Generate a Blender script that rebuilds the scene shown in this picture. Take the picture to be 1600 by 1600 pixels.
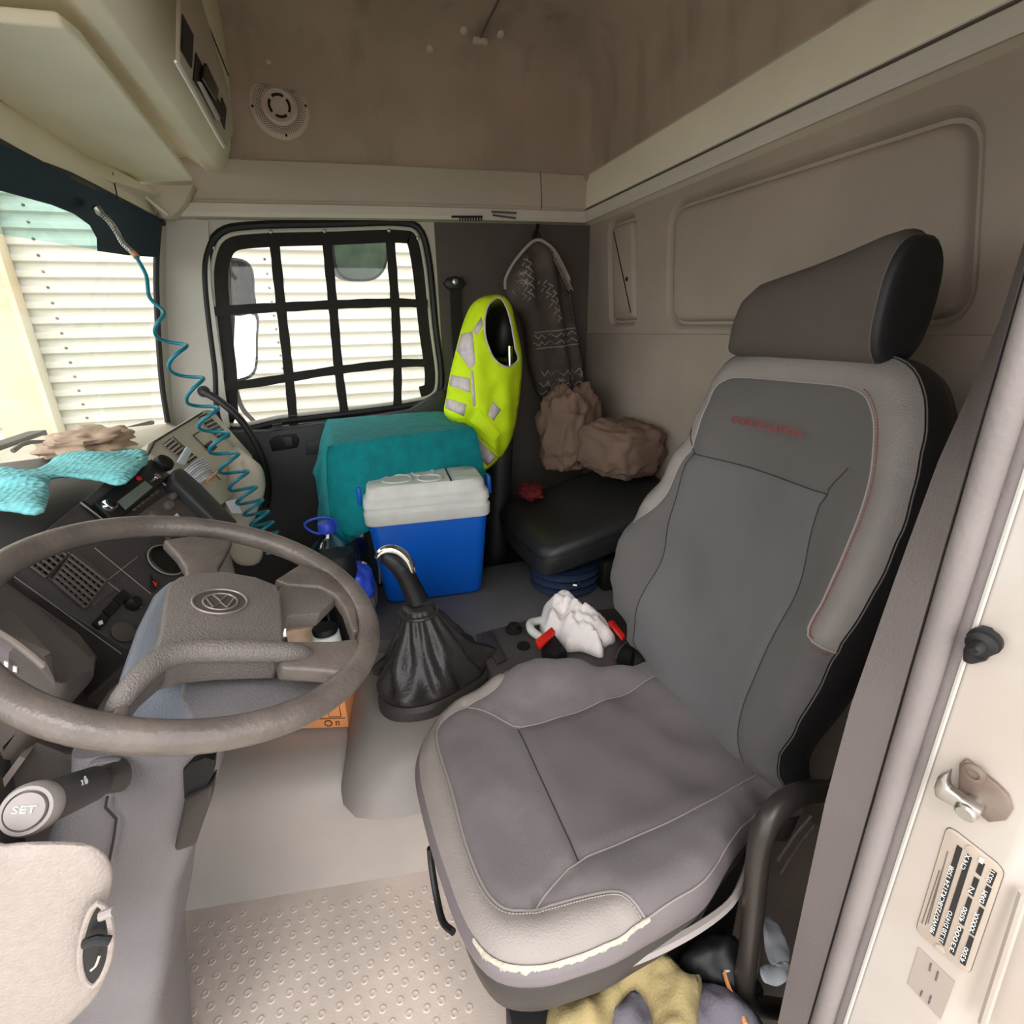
import bpy, bmesh, math, random
from mathutils import Vector, Matrix, noise
from mathutils.geometry import delaunay_2d_cdt
random.seed(7)
for o in list(bpy.data.objects):
    bpy.data.objects.remove(o)
SC = bpy.context.scene
COL = SC.collection
pi = math.pi
V = Vector

# ------------------------------------------------------------------ camera
# world: X = towards the rear of the cab, Y = towards the passenger door, Z = up, cab floor at 0
FPX = 800.0
RT = V((0.94862011, -0.31569547, -0.02136044))
UP = V((0.12551153, 0.31345649, 0.94127142))
FW = V((0.29045955, 0.89558997, -0.33697455))
CAMLOC = V((0, 0, 1.28))
cam_d = bpy.data.cameras.new('camera')
cam_d.sensor_width = 36.0
cam_d.lens = 36.0 * FPX / 1600.0
cam_d.clip_start = 0.02
cam_d.clip_end = 200
cam = bpy.data.objects.new('camera', cam_d)
COL.objects.link(cam)
m = Matrix.Identity(4)
for i in range(3):
    m[i][0] = RT[i]; m[i][1] = UP[i]; m[i][2] = -FW[i]; m[i][3] = CAMLOC[i]
cam.matrix_world = m
SC.camera = cam

# ------------------------------------------------------------------ world, sun, exposure
w = bpy.data.worlds.new('overcast_sky')
SC.world = w
w.use_nodes = True
bg = w.node_tree.nodes['Background']
bg.inputs[0].default_value = (0.99, 0.985, 1.0, 1)
bg.inputs[1].default_value = 2.2
sun_d = bpy.data.lights.new('hazy_sun', 'SUN')
sun_d.energy = 0.8
sun_d.angle = math.radians(25)
sun_d.color = (1.0, 0.96, 0.91)
sun = bpy.data.objects.new('hazy_sun', sun_d)
COL.objects.link(sun)
sun.rotation_euler = (math.radians(42), 0, math.radians(-28))
SC.view_settings.view_transform = 'Standard'
SC.view_settings.look = 'None'
SC.view_settings.gamma = 1.0
SC.view_settings.use_curve_mapping = False
SC.view_settings.exposure = 0.6
SC.cycles.max_bounces = 14
SC.cycles.diffuse_bounces = 8
SC.cycles.transparent_max_bounces = 16

# ------------------------------------------------------------------ helpers
def ray(px, py):
    return FW + RT * ((px - 800) / FPX) + UP * ((800 - py) / FPX)

def at(px, py, X=None, Y=None, Z=None, P=None, N=None):
    """point of the place seen at a photo pixel, on a known plane of the cab"""
    d = ray(px, py)
    if X is not None: t = (X - CAMLOC.x) / d.x
    elif Y is not None: t = (Y - CAMLOC.y) / d.y
    elif Z is not None: t = (Z - CAMLOC.z) / d.z
    else: t = V(N).dot(V(P) - CAMLOC) / V(N).dot(d)
    return CAMLOC + d * t

def s2l(c):
    c = c / 255.0
    return c / 12.92 if c <= 0.04045 else ((c + 0.055) / 1.055) ** 2.4

def cr(pts, n, closed=False):
    """Catmull-Rom resampling to n points"""
    pts = [V(p) for p in pts]
    k = len(pts)
    segs = k if closed else k - 1
    # arc-length based
    dense = []
    sub = 12
    for i in range(segs):
        p0 = pts[(i - 1) % k] if closed or i > 0 else pts[0] * 2 - pts[1]
        p1 = pts[i]; p2 = pts[(i + 1) % k]
        p3 = pts[(i + 2) % k] if closed or i + 2 < k else pts[-1] * 2 - pts[-2]
        for j in range(sub):
            t = j / sub
            dense.append(0.5 * ((2 * p1) + (p2 - p0) * t + (2 * p0 - 5 * p1 + 4 * p2 - p3) * t * t + (3 * p1 - p0 - 3 * p2 + p3) * t ** 3))
    dense.append(pts[0].copy() if closed else pts[-1].copy())
    L = [0.0]
    for i in range(1, len(dense)):
        L.append(L[-1] + (dense[i] - dense[i - 1]).length)
    out = []
    m_ = n if closed else n - 1
    j = 0
    for i in range(n):
        tgt = L[-1] * i / m_
        while j < len(L) - 2 and L[j + 1] < tgt: j += 1
        d = L[j + 1] - L[j]
        a = (tgt - L[j]) / d if d > 1e-9 else 0
        out.append(dense[j].lerp(dense[j + 1], min(max(a, 0), 1)))
    return out

WORLD_LOC = {}
def wl(o):
    p = V((0, 0, 0))
    while o is not None:
        p += WORLD_LOC.get(o.name, V((0, 0, 0))); o = o.parent
    return p

class MB:
    def __init__(s):
        s.v = []; s.f = []
    def add(s, vs, fs):
        b = len(s.v)
        s.v += [V(p) for p in vs]
        s.f += [tuple(b + i for i in q) for q in fs]
        return s
    def box(s, c, size, R=None):
        vs = []
        for z in (-.5, .5):
            for y in (-.5, .5):
                for x in (-.5, .5):
                    p = V((x * size[0], y * size[1], z * size[2]))
                    if R: p = R @ p
                    vs.append(p + V(c))
        return s.add(vs, [(0, 2, 3, 1), (4, 5, 7, 6), (0, 1, 5, 4), (2, 6, 7, 3), (0, 4, 6, 2), (1, 3, 7, 5)])
    def prism(s, pts, vec):
        n = len(pts); vec = V(vec)
        vs = [V(p) for p in pts] + [V(p) + vec for p in pts]
        fs = [tuple(range(n))[::-1], tuple(range(n, 2 * n))] + [(i, (i + 1) % n, n + (i + 1) % n, n + i) for i in range(n)]
        return s.add(vs, fs)
    def loft(s, rings, closed=True, cap0=True, cap1=True):
        n = len(rings[0]); vs = []; fs = []
        for r in rings: vs += list(r)
        for i in range(len(rings) - 1):
            for j in range(n if closed else n - 1):
                fs.append((i * n + j, i * n + (j + 1) % n, (i + 1) * n + (j + 1) % n, (i + 1) * n + j))
        if closed and cap0: fs.append(tuple(range(n))[::-1])
        if closed and cap1: fs.append(tuple((len(rings) - 1) * n + j for j in range(n)))
        return s.add(vs, fs)
    def tube(s, path, r, n=10, closed=False, caps=True):
        path = [V(p) for p in path]; k = len(path)
        rings = []; prev = None
        for i, p in enumerate(path):
            if closed: t = path[(i + 1) % k] - path[(i - 1) % k]
            else: t = path[min(i + 1, k - 1)] - path[max(i - 1, 0)]
            t.normalize()
            if prev is None:
                a = V((0, 0, 1)) if abs(t.z) < .9 else V((1, 0, 0))
                u = t.cross(a).normalized()
            else:
                u = (prev - t * prev.dot(t)).normalized()
            prev = u
            w_ = t.cross(u)
            rr = r[i] if isinstance(r, (list, tuple)) else r
            rings.append([p + (u * math.cos(2 * pi * j / n) + w_ * math.sin(2 * pi * j / n)) * rr for j in range(n)])
        if closed: rings.append(rings[0])
        return s.loft(rings, True, caps and not closed, caps and not closed)
    def revolve(s, prof, c, axis=(0, 0, 1), n=32, capped=True, xdir=None):
        ax = V(axis).normalized()
        u = V(xdir) if xdir else ax.orthogonal()
        u = (u - ax * u.dot(ax)).normalized(); w_ = ax.cross(u)
        rings = [[V(c) + ax * h + (u * math.cos(2 * pi * j / n) + w_ * math.sin(2 * pi * j / n)) * max(r, 1e-4) for j in range(n)] for r, h in prof]
        return s.loft(rings, True, capped, capped)
    def build(s, name, mat, parent=None, label=None, cat=None, group=None, kind=None, bevel=0, seg=2, smooth=40, sub=0, fixn=True):
        loc = V((0, 0, 0))
        if parent is None:
            xs = [p.x for p in s.v]; ys = [p.y for p in s.v]; zs = [p.z for p in s.v]
            loc = V(((min(xs) + max(xs)) / 2, (min(ys) + max(ys)) / 2, min(zs)))
            base = loc
        else:
            base = wl(parent)
        me = bpy.data.meshes.new(name)
        me.from_pydata([tuple(p - base) for p in s.v], [], s.f)
        bm = bmesh.new(); bm.from_mesh(me)
        bmesh.ops.remove_doubles(bm, verts=bm.verts, dist=1e-5)
        if fixn: bmesh.ops.recalc_face_normals(bm, faces=bm.faces)
        if bevel > 0:
            ed = [e for e in bm.edges if len(e.link_faces) == 2 and e.calc_face_angle(0) > math.radians(28)]
            bmesh.ops.bevel(bm, geom=ed, offset=bevel, segments=seg, profile=.5, affect='EDGES', clamp_overlap=True)
        bm.to_mesh(me); bm.free()
        if smooth:
            me.shade_smooth()
            me.set_sharp_from_angle(angle=math.radians(smooth))
        o = bpy.data.objects.new(name, me)
        me.materials.append(mat)
        COL.objects.link(o)
        if parent is not None: o.parent = parent
        o.location = loc
        WORLD_LOC[o.name] = loc
        tag(o, label, cat, group, kind)
        if sub:
            md = o.modifiers.new('subdivision', 'SUBSURF'); md.levels = sub; md.render_levels = sub
        return o

def tag(o, label=None, cat=None, group=None, kind=None):
    if label: o['label'] = label
    if cat: o['category'] = cat
    if group: o['group'] = group
    if kind: o['kind'] = kind
    return o

def thing(name, loc, label, cat, group=None):
    o = bpy.data.objects.new(name, None)
    COL.objects.link(o); o.location = V(loc); WORLD_LOC[o.name] = V(loc)
    o.empty_display_size = .05
    return tag(o, label, cat, group)

# ---- traced surfaces: a constrained triangulation of a flat outline, lifted by a depth field
def seg_d(p, a, b):
    ab = b - a; L = ab.length_squared
    t = 0 if L < 1e-12 else max(0, min(1, (p - a).dot(ab) / L))
    return (a + ab * t - p).length
def poly_d(p, pl, closed=False):
    n = len(pl)
    return min(seg_d(p, pl[i], pl[(i + 1) % n]) for i in range(n if closed else n - 1))
def inside(p, pl):
    c = False; n = len(pl); j = n - 1
    for i in range(n):
        a = pl[i]; b = pl[j]
        if (a.y > p.y) != (b.y > p.y) and p.x < (b.x - a.x) * (p.y - a.y) / (b.y - a.y) + a.x: c = not c
        j = i
    return c
def cdt(outline, lines, h, holes=()):
    """outline: closed list of 2D; lines: open polylines; -> pts, tris"""
    pts = []; edges = []
    def addl(pl, closed):
        b = len(pts); pts.extend([V((p.x, p.y)) for p in pl])
        n = len(pl)
        for i in range(n if closed else n - 1): edges.append((b + i, b + (i + 1) % n))
    addl(outline, True)
    for hl in holes: addl(hl, True)
    for l in lines: addl(l, False)
    x0 = min(p.x for p in outline); x1 = max(p.x for p in outline)
    y0 = min(p.y for p in outline); y1 = max(p.y for p in outline)
    r = 0; y = y0
    while y < y1:
        x = x0 + (h / 2 if r % 2 else 0)
        while x < x1:
            p = V((x, y))
            if inside(p, outline) and poly_d(p, outline, True) > h * .45 and all(poly_d(p, l) > h * .4 for l in lines):
                pts.append(p)
            x += h
        y += h * .87; r += 1
    vs, es, fs, _, _, _ = delaunay_2d_cdt(pts, edges, [], 0, 1e-6)
    out = []
    for f in fs:
        c = sum((vs[i] for i in f), V((0, 0))) / len(f)
        if inside(c, outline) and not any(inside(c, hl) for hl in holes): out.append((tuple(f), c))
    return vs, out
def idw(ctrl, p, pw=1.5, eps=1e-4):
    a = b = 0
    for q, d in ctrl:
        w_ = 1 / ((q - p).length_squared + eps) ** pw
        a += w_ * d; b += w_
    return a / b
def sub_mesh(vs3, tris, thick=None, nrm=None):
    idx = {}; mb = MB(); fs = []
    for t in tris:
        q = []
        for i in t:
            if i not in idx:
                idx[i] = len(mb.v); mb.v.append(V(vs3[i]))
            q.append(idx[i])
        fs.append(tuple(q))
    mb.f = fs
    return mb
def solid(o, t, off=-1):
    md = o.modifiers.new('thickness', 'SOLIDIFY'); md.thickness = t; md.offset = off
    return o
def fbm(p, s=1.0, o=3):
    return noise.fractal(V(p) * s, 1.0, 2.0, o, noise_basis='PERLIN_ORIGINAL')

# ------------------------------------------------------------------ materials
def mat(name, rgb, rough=.6, metal=0.0, var=.12, vscale=6.0, bump=0.0, bscale=200.0, spec=.4, rgb2=None, alpha=None, sheen=0, coat=0):
    m_ = bpy.data.materials.new(name); m_.use_nodes = True
    nt = m_.node_tree; N = nt.nodes; L = nt.links
    b = N['Principled BSDF']
    c = tuple(s2l(x) for x in rgb)
    b.inputs['Roughness'].default_value = rough
    b.inputs['Metallic'].default_value = metal
    b.inputs['Specular IOR Level'].default_value = spec
    if sheen: b.inputs['Sheen Weight'].default_value = sheen
    if coat: b.inputs['Coat Weight'].default_value = coat
    tc = N.new('ShaderNodeTexCoord')
    if var > 0 or rgb2:
        nz = N.new('ShaderNodeTexNoise'); nz.inputs['Scale'].default_value = vscale; nz.inputs['Detail'].default_value = 6
        L.new(tc.outputs['Object'], nz.inputs['Vector'])
        rp = N.new('ShaderNodeValToRGB')
        c2 = tuple(s2l(x) for x in rgb2) if rgb2 else tuple(min(1, x * (1 + var)) for x in c)
        c1 = c if rgb2 else tuple(x * (1 - var) for x in c)
        rp.color_ramp.elements[0].position = .32; rp.color_ramp.elements[0].color = (*c1, 1)
        rp.color_ramp.elements[1].position = .68; rp.color_ramp.elements[1].color = (*c2, 1)
        L.new(nz.outputs['Fac'], rp.inputs['Fac']); L.new(rp.outputs['Color'], b.inputs['Base Color'])
    else:
        b.inputs['Base Color'].default_value = (*c, 1)
    if bump > 0:
        n2 = N.new('ShaderNodeTexNoise'); n2.inputs['Scale'].default_value = bscale; n2.inputs['Detail'].default_value = 3
        L.new(tc.outputs['Object'], n2.inputs['Vector'])
        bp = N.new('ShaderNodeBump'); bp.inputs['Strength'].default_value = bump; bp.inputs['Distance'].default_value = .004
        L.new(n2.outputs['Fac'], bp.inputs['Height']); L.new(bp.outputs['Normal'], b.inputs['Normal'])
    return m_
def glass(name, tint=(.93, .97, .95), refl=.06, rough=.02):
    m_ = bpy.data.materials.new(name); m_.use_nodes = True
    nt = m_.node_tree; N = nt.nodes; L = nt.links
    for n in list(N): N.remove(n)
    out = N.new('ShaderNodeOutputMaterial'); mx = N.new('ShaderNodeMixShader')
    tr = N.new('ShaderNodeBsdfTransparent'); gl = N.new('ShaderNodeBsdfGlossy')
    tr.inputs[0].default_value = (*tint, 1); gl.inputs['Roughness'].default_value = rough
    mx.inputs[0].default_value = refl
    L.new(tr.outputs[0], mx.inputs[1]); L.new(gl.outputs[0], mx.inputs[2]); L.new(mx.outputs[0], out.inputs[0])
    return m_
def ribbed(name, rgb, rough, axis, freq, strength=.4, var=.1, rgb2=None):
    """fabric with woven ribs along one axis"""
    m_ = mat(name, rgb, rough, var=var, vscale=5, rgb2=rgb2)
    nt = m_.node_tree; N = nt.nodes; L = nt.links; b = N['Principled BSDF']
    tc = N.new('ShaderNodeTexCoord'); wv = N.new('ShaderNodeTexWave'); wv.bands_direction = axis
    wv.inputs['Scale'].default_value = freq; wv.inputs['Distortion'].default_value = .4
    L.new(tc.outputs['Object'], wv.inputs['Vector'])
    bp = N.new('ShaderNodeBump'); bp.inputs['Strength'].default_value = strength; bp.inputs['Distance'].default_value = .002
    L.new(wv.outputs['Fac'], bp.inputs['Height']); L.new(bp.outputs['Normal'], b.inputs['Normal'])
    return m_

M = dict(
    fabric_roof=mat('brown_grey_headliner', (172, 153, 140), .95, var=.10, vscale=3.5, bump=.25, bscale=350),
    trim=mat('beige_grey_trim', (188, 178, 164), .7, var=.05, vscale=3, bump=.12, bscale=500),
    cream=mat('cream_plastic', (238, 231, 212), .6, var=.05, vscale=4, bump=.08, bscale=500),
    rear=mat('taupe_rear_panel', (164, 150, 138), .75, var=.10, vscale=3, bump=.12, bscale=420),
    pillar_trim=mat('pale_grey_pillar', (190, 185, 176), .6, var=.04, vscale=4),
    side_dark=mat('dark_taupe_side_panel', (88, 80, 76), .85, var=.08, vscale=4, bump=.1),
    door_dark=mat('charcoal_door_panel', (50, 50, 51), .5, var=.08, vscale=4, bump=.1),
    floor=mat('worn_beige_grey_floor', (186, 173, 163), .5, var=.1, vscale=3.5, bump=.15, bscale=260, rgb2=(214, 199, 187)),
    hump=mat('grey_vinyl_hump', (160, 154, 148), .34, var=.08, vscale=3, bump=.1, bscale=300, rgb2=(178, 166, 156)),
    pedestal=mat('warm_grey_pedestal', (140, 133, 128), .38, var=.08, vscale=4, bump=.1, bscale=300),
    platform=mat('dark_rubber_platform', (92, 90, 92), .6, var=.1, vscale=6, bump=.1, bscale=300),
    rubber=mat('black_rubber', (22, 22, 22), .5, var=.1, bump=.05),
    black=mat('black_plastic', (26, 26, 28), .42, var=.1, bump=.08, bscale=400),
    net=mat('black_webbing', (30, 25, 22), .75, var=.15, vscale=30, bump=.3, bscale=500),
    steel=mat('bare_steel', (190, 188, 184), .3, metal=1.0, var=.1, vscale=30),
    chrome=mat('chrome', (235, 235, 235), .08, metal=1.0, var=0),
    white_paint=mat('chalky_white_paint', (184, 178, 171), .45, var=.03, vscale=5, rgb2=(174, 161, 150)),
    grey_rubber=mat('weathered_grey_rubber', (128, 120, 118), .5, var=.08, vscale=8, bump=.2, bscale=150),
    bpillar=mat('grey_pillar_trim', (96, 88, 86), .7, var=.08, vscale=5, bump=.2, bscale=350),
    seat_dark=mat('charcoal_seat_fabric', (106, 99, 100), .85, var=.13, vscale=7, bump=.3, bscale=700, sheen=.15),
    seat_insert=ribbed('ribbed_seat_insert', (104, 97, 98), .85, 'Y', 120, .25),
    back_insert=mat('ribbed_back_insert', (92, 91, 91), .85, var=.06, vscale=5, bump=.3, bscale=600, sheen=.15),
    back_dark=mat('dark_back_fabric', (90, 86, 84), .88, var=.06, vscale=5, bump=.3, bscale=700, sheen=.1),
    seat_light=mat('light_grey_leatherette', (142, 134, 128), .48, var=.06, vscale=7, bump=.3, bscale=380),
    back_light=mat('grey_back_leatherette', (128, 121, 117), .45, var=.06, vscale=7, bump=.3, bscale=380),
    headrest=mat('brown_grey_headrest', (82, 74, 68), .85, var=.06, vscale=5, bump=.3, bscale=700),
    bar=mat('black_brown_bar', (50, 45, 42), .34, var=.1, vscale=10),
    ledge=mat('cream_ledge', (240, 232, 214), .6, var=.05, vscale=4, bump=.08, bscale=500),
    seat_side=mat('black_seat_side', (34, 33, 34), .55, var=.1, bump=.1),
    skirt=mat('grey_purple_vinyl', (112, 104, 106), .38, var=.08, vscale=6, bump=.15, bscale=300),
    bezel=mat('grey_bezel', (58, 53, 50), .5, var=.08, bump=.1),
    foam=mat('exposed_cream_foam', (182, 175, 160), .9, var=.12, vscale=60, bump=.6, bscale=160),
    piping=mat('pale_piping', (146, 138, 134), .55, var=.05),
    seam=mat('dark_seam', (52, 48, 48), .8, var=.05),
    red_thread=mat('red_thread', (142, 62, 62), .7, var=.1),
    red=mat('red_plastic', (222, 38, 32), .4, var=.05),
    wheel=mat('worn_grey_wheel', (86, 79, 74), .28, var=.18, vscale=14, bump=.3, bscale=130, rgb2=(110, 101, 94)),
    pad=mat('grained_wheel_pad', (108, 101, 97), .42, var=.08, vscale=10, bump=.6, bscale=420),
    column=mat('grey_column_shroud', (118, 114, 116), .36, var=.06, vscale=8, bump=.35, bscale=420),
    emblem=mat('dull_emblem', (142, 132, 124), .35, metal=.5, var=.05),
    lip=mat('pale_ledge_lip', (206, 199, 188), .55, var=.03),
    cowl=mat('sky_tinted_cowl', (128, 134, 144), .28, var=.05, vscale=8, bump=.3, bscale=420),  # blue tint stands in for reflected sky
    dash=mat('charcoal_dash', (72, 67, 67), .5, var=.08, vscale=6, bump=.15, bscale=350),
    dash2=mat('brown_grey_dash_panel', (88, 80, 76), .5, var=.08, vscale=6, bump=.15, bscale=350),
    dash_line=mat('pale_panel_gap', (150, 140, 132), .5, var=.05),
    beige_dash=mat('beige_dash', (190, 182, 164), .55, var=.05, vscale=5, bump=.1, bscale=400),
    beige_end=mat('speckled_beige_dash_end', (158, 147, 140), .5, var=.05, vscale=120, bump=.35, bscale=320),
    dark=mat('near_black', (14, 13, 14), .6, var=.1),
    lcd=mat('radio_display', (112, 124, 114), .2, var=.05),
    white_print=mat('white_print', (235, 235, 232), .6, var=0),
    leather=mat('black_boot_leather', (52, 48, 48), .33, var=.15, vscale=12, bump=.35, bscale=120),
    towel=mat('teal_terry', (0, 126, 132), .95, var=.1, vscale=30, bump=.8, bscale=260, sheen=.06, rgb2=(0, 144, 148)),
    cyan=mat('pale_cyan_cloth', (104, 186, 192), .95, var=.1, vscale=90, bump=1.0, bscale=110, rgb2=(140, 208, 210)),
    cool_blue=mat('blue_cooler_plastic', (0, 92, 196), .42, var=.05, vscale=8),
    cool_white=mat('scuffed_white_plastic', (222, 222, 216), .5, var=.05, vscale=18, rgb2=(206, 206, 200)),
    hivis=mat('hi_vis_yellow', (214, 246, 18), .8, var=.06, vscale=9),
    reflective=mat('reflective_tape', (214, 200, 200), .45, var=.14, vscale=50),
    knit_dark=mat('knit_dark', (86, 77, 73), .95, var=.2, vscale=14, bump=.5, bscale=200),
    knit_light=mat('knit_light', (166, 156, 148), .95, var=.1, vscale=14, bump=.5, bscale=200),
    brown=mat('brown_cloth', (124, 100, 86), .92, var=.14, vscale=6, bump=.3, bscale=200),
    pseat=mat('black_vinyl_seat', (40, 40, 41), .42, var=.12, vscale=5, bump=.15, bscale=260),
    bellows=mat('navy_bellows', (38, 52, 78), .5, var=.1),
    white_cloth=mat('white_rag', (236, 228, 226), .95, var=.05, vscale=12, bump=.4, bscale=160),
    cord=mat('teal_cord', (16, 120, 140), .3, var=.1),
    card=mat('orange_cardboard', (224, 148, 92), .8, var=.06, vscale=8),
    card_print=mat('brown_print', (96, 56, 34), .8, var=.1),
    bottle=glass('blue_bottle_plastic', (.5, .78, .9), .2, .06),
    clear=glass('clear_plastic', (.85, .86, .86), .12, .1),
    blue_cap=mat('blue_cap', (48, 80, 206), .35, var=.05),
    khaki=mat('khaki_cloth', (150, 134, 92), .95, var=.1, vscale=9, bump=.4, bscale=220),
    slate=mat('slate_cloth', (94, 90, 98), .95, var=.15, vscale=9, bump=.4, bscale=220),
    paper=mat('white_paper', (214, 218, 224), .8, var=.04),
    tan=mat('tan_paper', (186, 160, 138), .85, var=.15, vscale=30),
    metal_plate=mat('brushed_plate', (186, 172, 158), .45, metal=.25, var=.05, vscale=20),
    sticker=mat('silver_sticker', (172, 160, 152), .4, metal=.3, var=.06),
    rust=mat('rusty_zinc', (112, 90, 78), .5, metal=.5, var=.2, vscale=25, rgb2=(146, 134, 124)),
    wall_out=mat('cream_corrugated_steel', (205, 201, 188), .45, var=.04, vscale=1.2),
    post_out=mat('cream_steel_post', (208, 200, 180), .5, var=.05, vscale=3, rgb2=(204, 184, 152)),
    ground=mat('pale_concrete', (168, 162, 150), .9, var=.12, vscale=.6),
    pane=glass('window_glass', (.95, .98, .97), .05),
    band=glass('teal_tint_band', (.56, .80, .80), .06),
    visor_film=mat('navy_teal_film', (2, 40, 58), .5, var=.2, vscale=5, spec=.15),
    mirror=mat('mirror_glass', (225, 232, 230), .03, metal=1.0, var=0),
    mirror_tree_tint=mat('green_reflection_mirror', (150, 176, 160), .25, metal=.6, var=.25, vscale=14),  # green of reflected trees put into the glass colour
    cluster_lens=mat('smoked_cluster_lens', (120, 112, 114), .2, var=.06),
    wood=mat('wooden_pencil', (206, 140, 98), .6, var=.1),
    red_cloth=mat('red_cloth', (104, 22, 26), .9, var=.3, vscale=12),
    grill=mat('speaker_grille', (200, 184, 172), .6, var=.04),
)

def waffle(m_, scale, strength):
    nt = m_.node_tree; N = nt.nodes; L = nt.links
    vo = N.new('ShaderNodeTexVoronoi'); vo.inputs['Scale'].default_value = scale; vo.inputs['Randomness'].default_value = .35
    tc = N.new('ShaderNodeTexCoord'); L.new(tc.outputs['Object'], vo.inputs['Vector'])
    bp = N.new('ShaderNodeBump'); bp.inputs['Strength'].default_value = strength; bp.inputs['Distance'].default_value = .006
    L.new(vo.outputs['Distance'], bp.inputs['Height']); L.new(bp.outputs['Normal'], N['Principled BSDF'].inputs['Normal'])
waffle(M['cyan'], 75, 1.0)
def streaks(m_, dark, lo=.52, hi=.72):
    '''damp stains and streaks in the old headliner cloth'''
    nt = m_.node_tree; N = nt.nodes; L = nt.links; b = N['Principled BSDF']
    src = b.inputs['Base Color'].links[0].from_socket
    tc = N.new('ShaderNodeTexCoord'); mp = N.new('ShaderNodeMapping'); mp.inputs['Scale'].default_value = (9, 9, 2.2)
    nz = N.new('ShaderNodeTexNoise'); nz.inputs['Scale'].default_value = 1.0; nz.inputs['Detail'].default_value = 5
    rp = N.new('ShaderNodeValToRGB'); rp.color_ramp.elements[0].position = lo; rp.color_ramp.elements[1].position = hi
    rp.color_ramp.elements[0].color = (1, 1, 1, 1); rp.color_ramp.elements[1].color = (dark, dark, dark, 1)
    mx = N.new('ShaderNodeMixRGB'); mx.blend_type = 'MULTIPLY'; mx.inputs[0].default_value = 1
    L.new(tc.outputs['Object'], mp.inputs['Vector']); L.new(mp.outputs['Vector'], nz.inputs['Vector']); L.new(nz.outputs['Fac'], rp.inputs['Fac'])
    L.new(src, mx.inputs[1]); L.new(rp.outputs['Color'], mx.inputs[2]); L.new(mx.outputs[0], b.inputs['Base Color'])
streaks(M['fabric_roof'], .78)
streaks(M['seat_dark'], 1.22, .55, .75)

# ================================================================== STRUCTURE
YW = 2.20      # inner face of the passenger side
XR = 1.087     # inner face of the rear wall
def plate_xz(name, outline, holes, y, t, material, **kw):
    """flat panel standing in an XZ plane, y = face towards the cab, thickness away from it"""
    vs, tr = cdt([V(p) for p in outline], [], .35, [[V(p) for p in h] for h in holes])
    mb = MB()
    n = len(vs)
    mb.v = [V((p.x, y, p.y)) for p in vs] + [V((p.x, y + t, p.y)) for p in vs]
    cnt = {}
    for f, _ in tr:
        mb.f.append(f); mb.f.append(tuple(i + n for i in f[::-1]))
        for i in range(3):
            e = (f[i], f[(i + 1) % 3]); cnt[e] = cnt.get(e, 0) + 1
    for (a, b) in list(cnt):
        if (b, a) not in cnt: mb.f.append((a, b, b + n, a + n))
    return mb.build(name, material, smooth=30, **kw)

# --- outside: ground and the corrugated shed wall
MB().box((0, 0, -1.35), (60, 60, .1)).build('ground', M['ground'], kind='structure', label='pale concrete yard around the truck', smooth=0)
YO = 4.0
mb = MB()
zs = []; z = -1.3
pitch = .085
while z < 3.6:
    for dz, dy in ((0, 0), (.022, 0), (.034, -.022), (.062, -.022), (.074, 0)):
        zs.append((z + dz, YO + dy))
    z += pitch
mb.loft([[V((x, yy, zz)) for zz, yy in zs] for x in (-14, -3.02, 10)], closed=False)
wall_out = mb.build('wall_outside', M['wall_out'], kind='structure', label='cream corrugated steel shed wall outside the windows', smooth=25)
solid(wall_out, .01)
# screws in the sheets
mb = MB()
for xs in (-2.62, -1.55, -.35, .75):
    z = .1
    k = 0
    while z < 3.0:
        mb.revolve([(.008, 0), (.008, .005), (.004, .008)], (xs, YO - .022, z + .048 - 1.3 + math.floor((1.3) / pitch) * pitch), (0, -1, 0), 8)
        z += pitch
mb.build('screws', M['rust'], parent=wall_out, kind='stuff')
PX0 = at(22, 520, Y=YO - .05).x
post = thing('steel_post', (PX0, YO - .06, -1.3), 'cream painted steel post against the corrugated wall beyond windscreen', 'post')
mb = MB().box((PX0 - .07, YO - .05, 1.1), (.27, .05, 4.8)); mb.build('flange', M['post_out'], post, bevel=.006)
mb = MB().box((PX0 + .075, YO - .075, 1.1), (.03, .10, 4.8)); mb.build('edge_angle', M['post_out'], post, bevel=.004)
tag(MB().box((-1.75, YO - .08, 2.63), (20, .1, .16)).build('girt_beam', M['post_out'], bevel=.01), 'long cream steel beam running high along the corrugated wall', 'beam')

# --- cab floor, tunnel
mb = MB().box((-.05, 1.22, -.02), (2.3, 1.98, .04))
floor = mb.build('floor', M['floor'], kind='structure', label='worn grey rubber cab floor', smooth=0)
mb = MB()
def riser(x): return .955 - .166 * (x - .017)
r_ = 0; y = .46
while y < 1.02:
    x = -.60 + (.016 if r_ % 2 else 0)
    while x < .10:
        if y < riser(x) - .035:
            mb.revolve([(.0085, 0), (.0078, .0008), (.006, .0015), (.0042, .0007), (.0, .0007)], (x + random.uniform(-.002, .002), y + random.uniform(-.002, .002), 0), n=8)
        x += .033
    y += .029; r_ += 1
mb.build('mat_nubs', M['floor'], parent=floor, kind='stuff', smooth=50)

# engine hump, lofted along X
rings = []
for x in (-1.0, -.6, -.3, -.08, .05, .3, .7, 1.08):
    yr = riser(x)
    prof = [(yr - .012, -.01), (yr - .004, .012), (yr + .008, .10), (yr + .02, .21), (yr + .035, .262), (yr + .065, .295), (yr + .12, .310), (yr + .3, .318), (1.655, .318), (1.685, .29), (1.69, -.01)]
    rings.append([V((x, a, b)) for a, b in prof])
MB().loft(rings).build('engine_hump', M['hump'], kind='structure', label='grey vinyl engine hump rising beside the floor', smooth=60)

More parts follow.
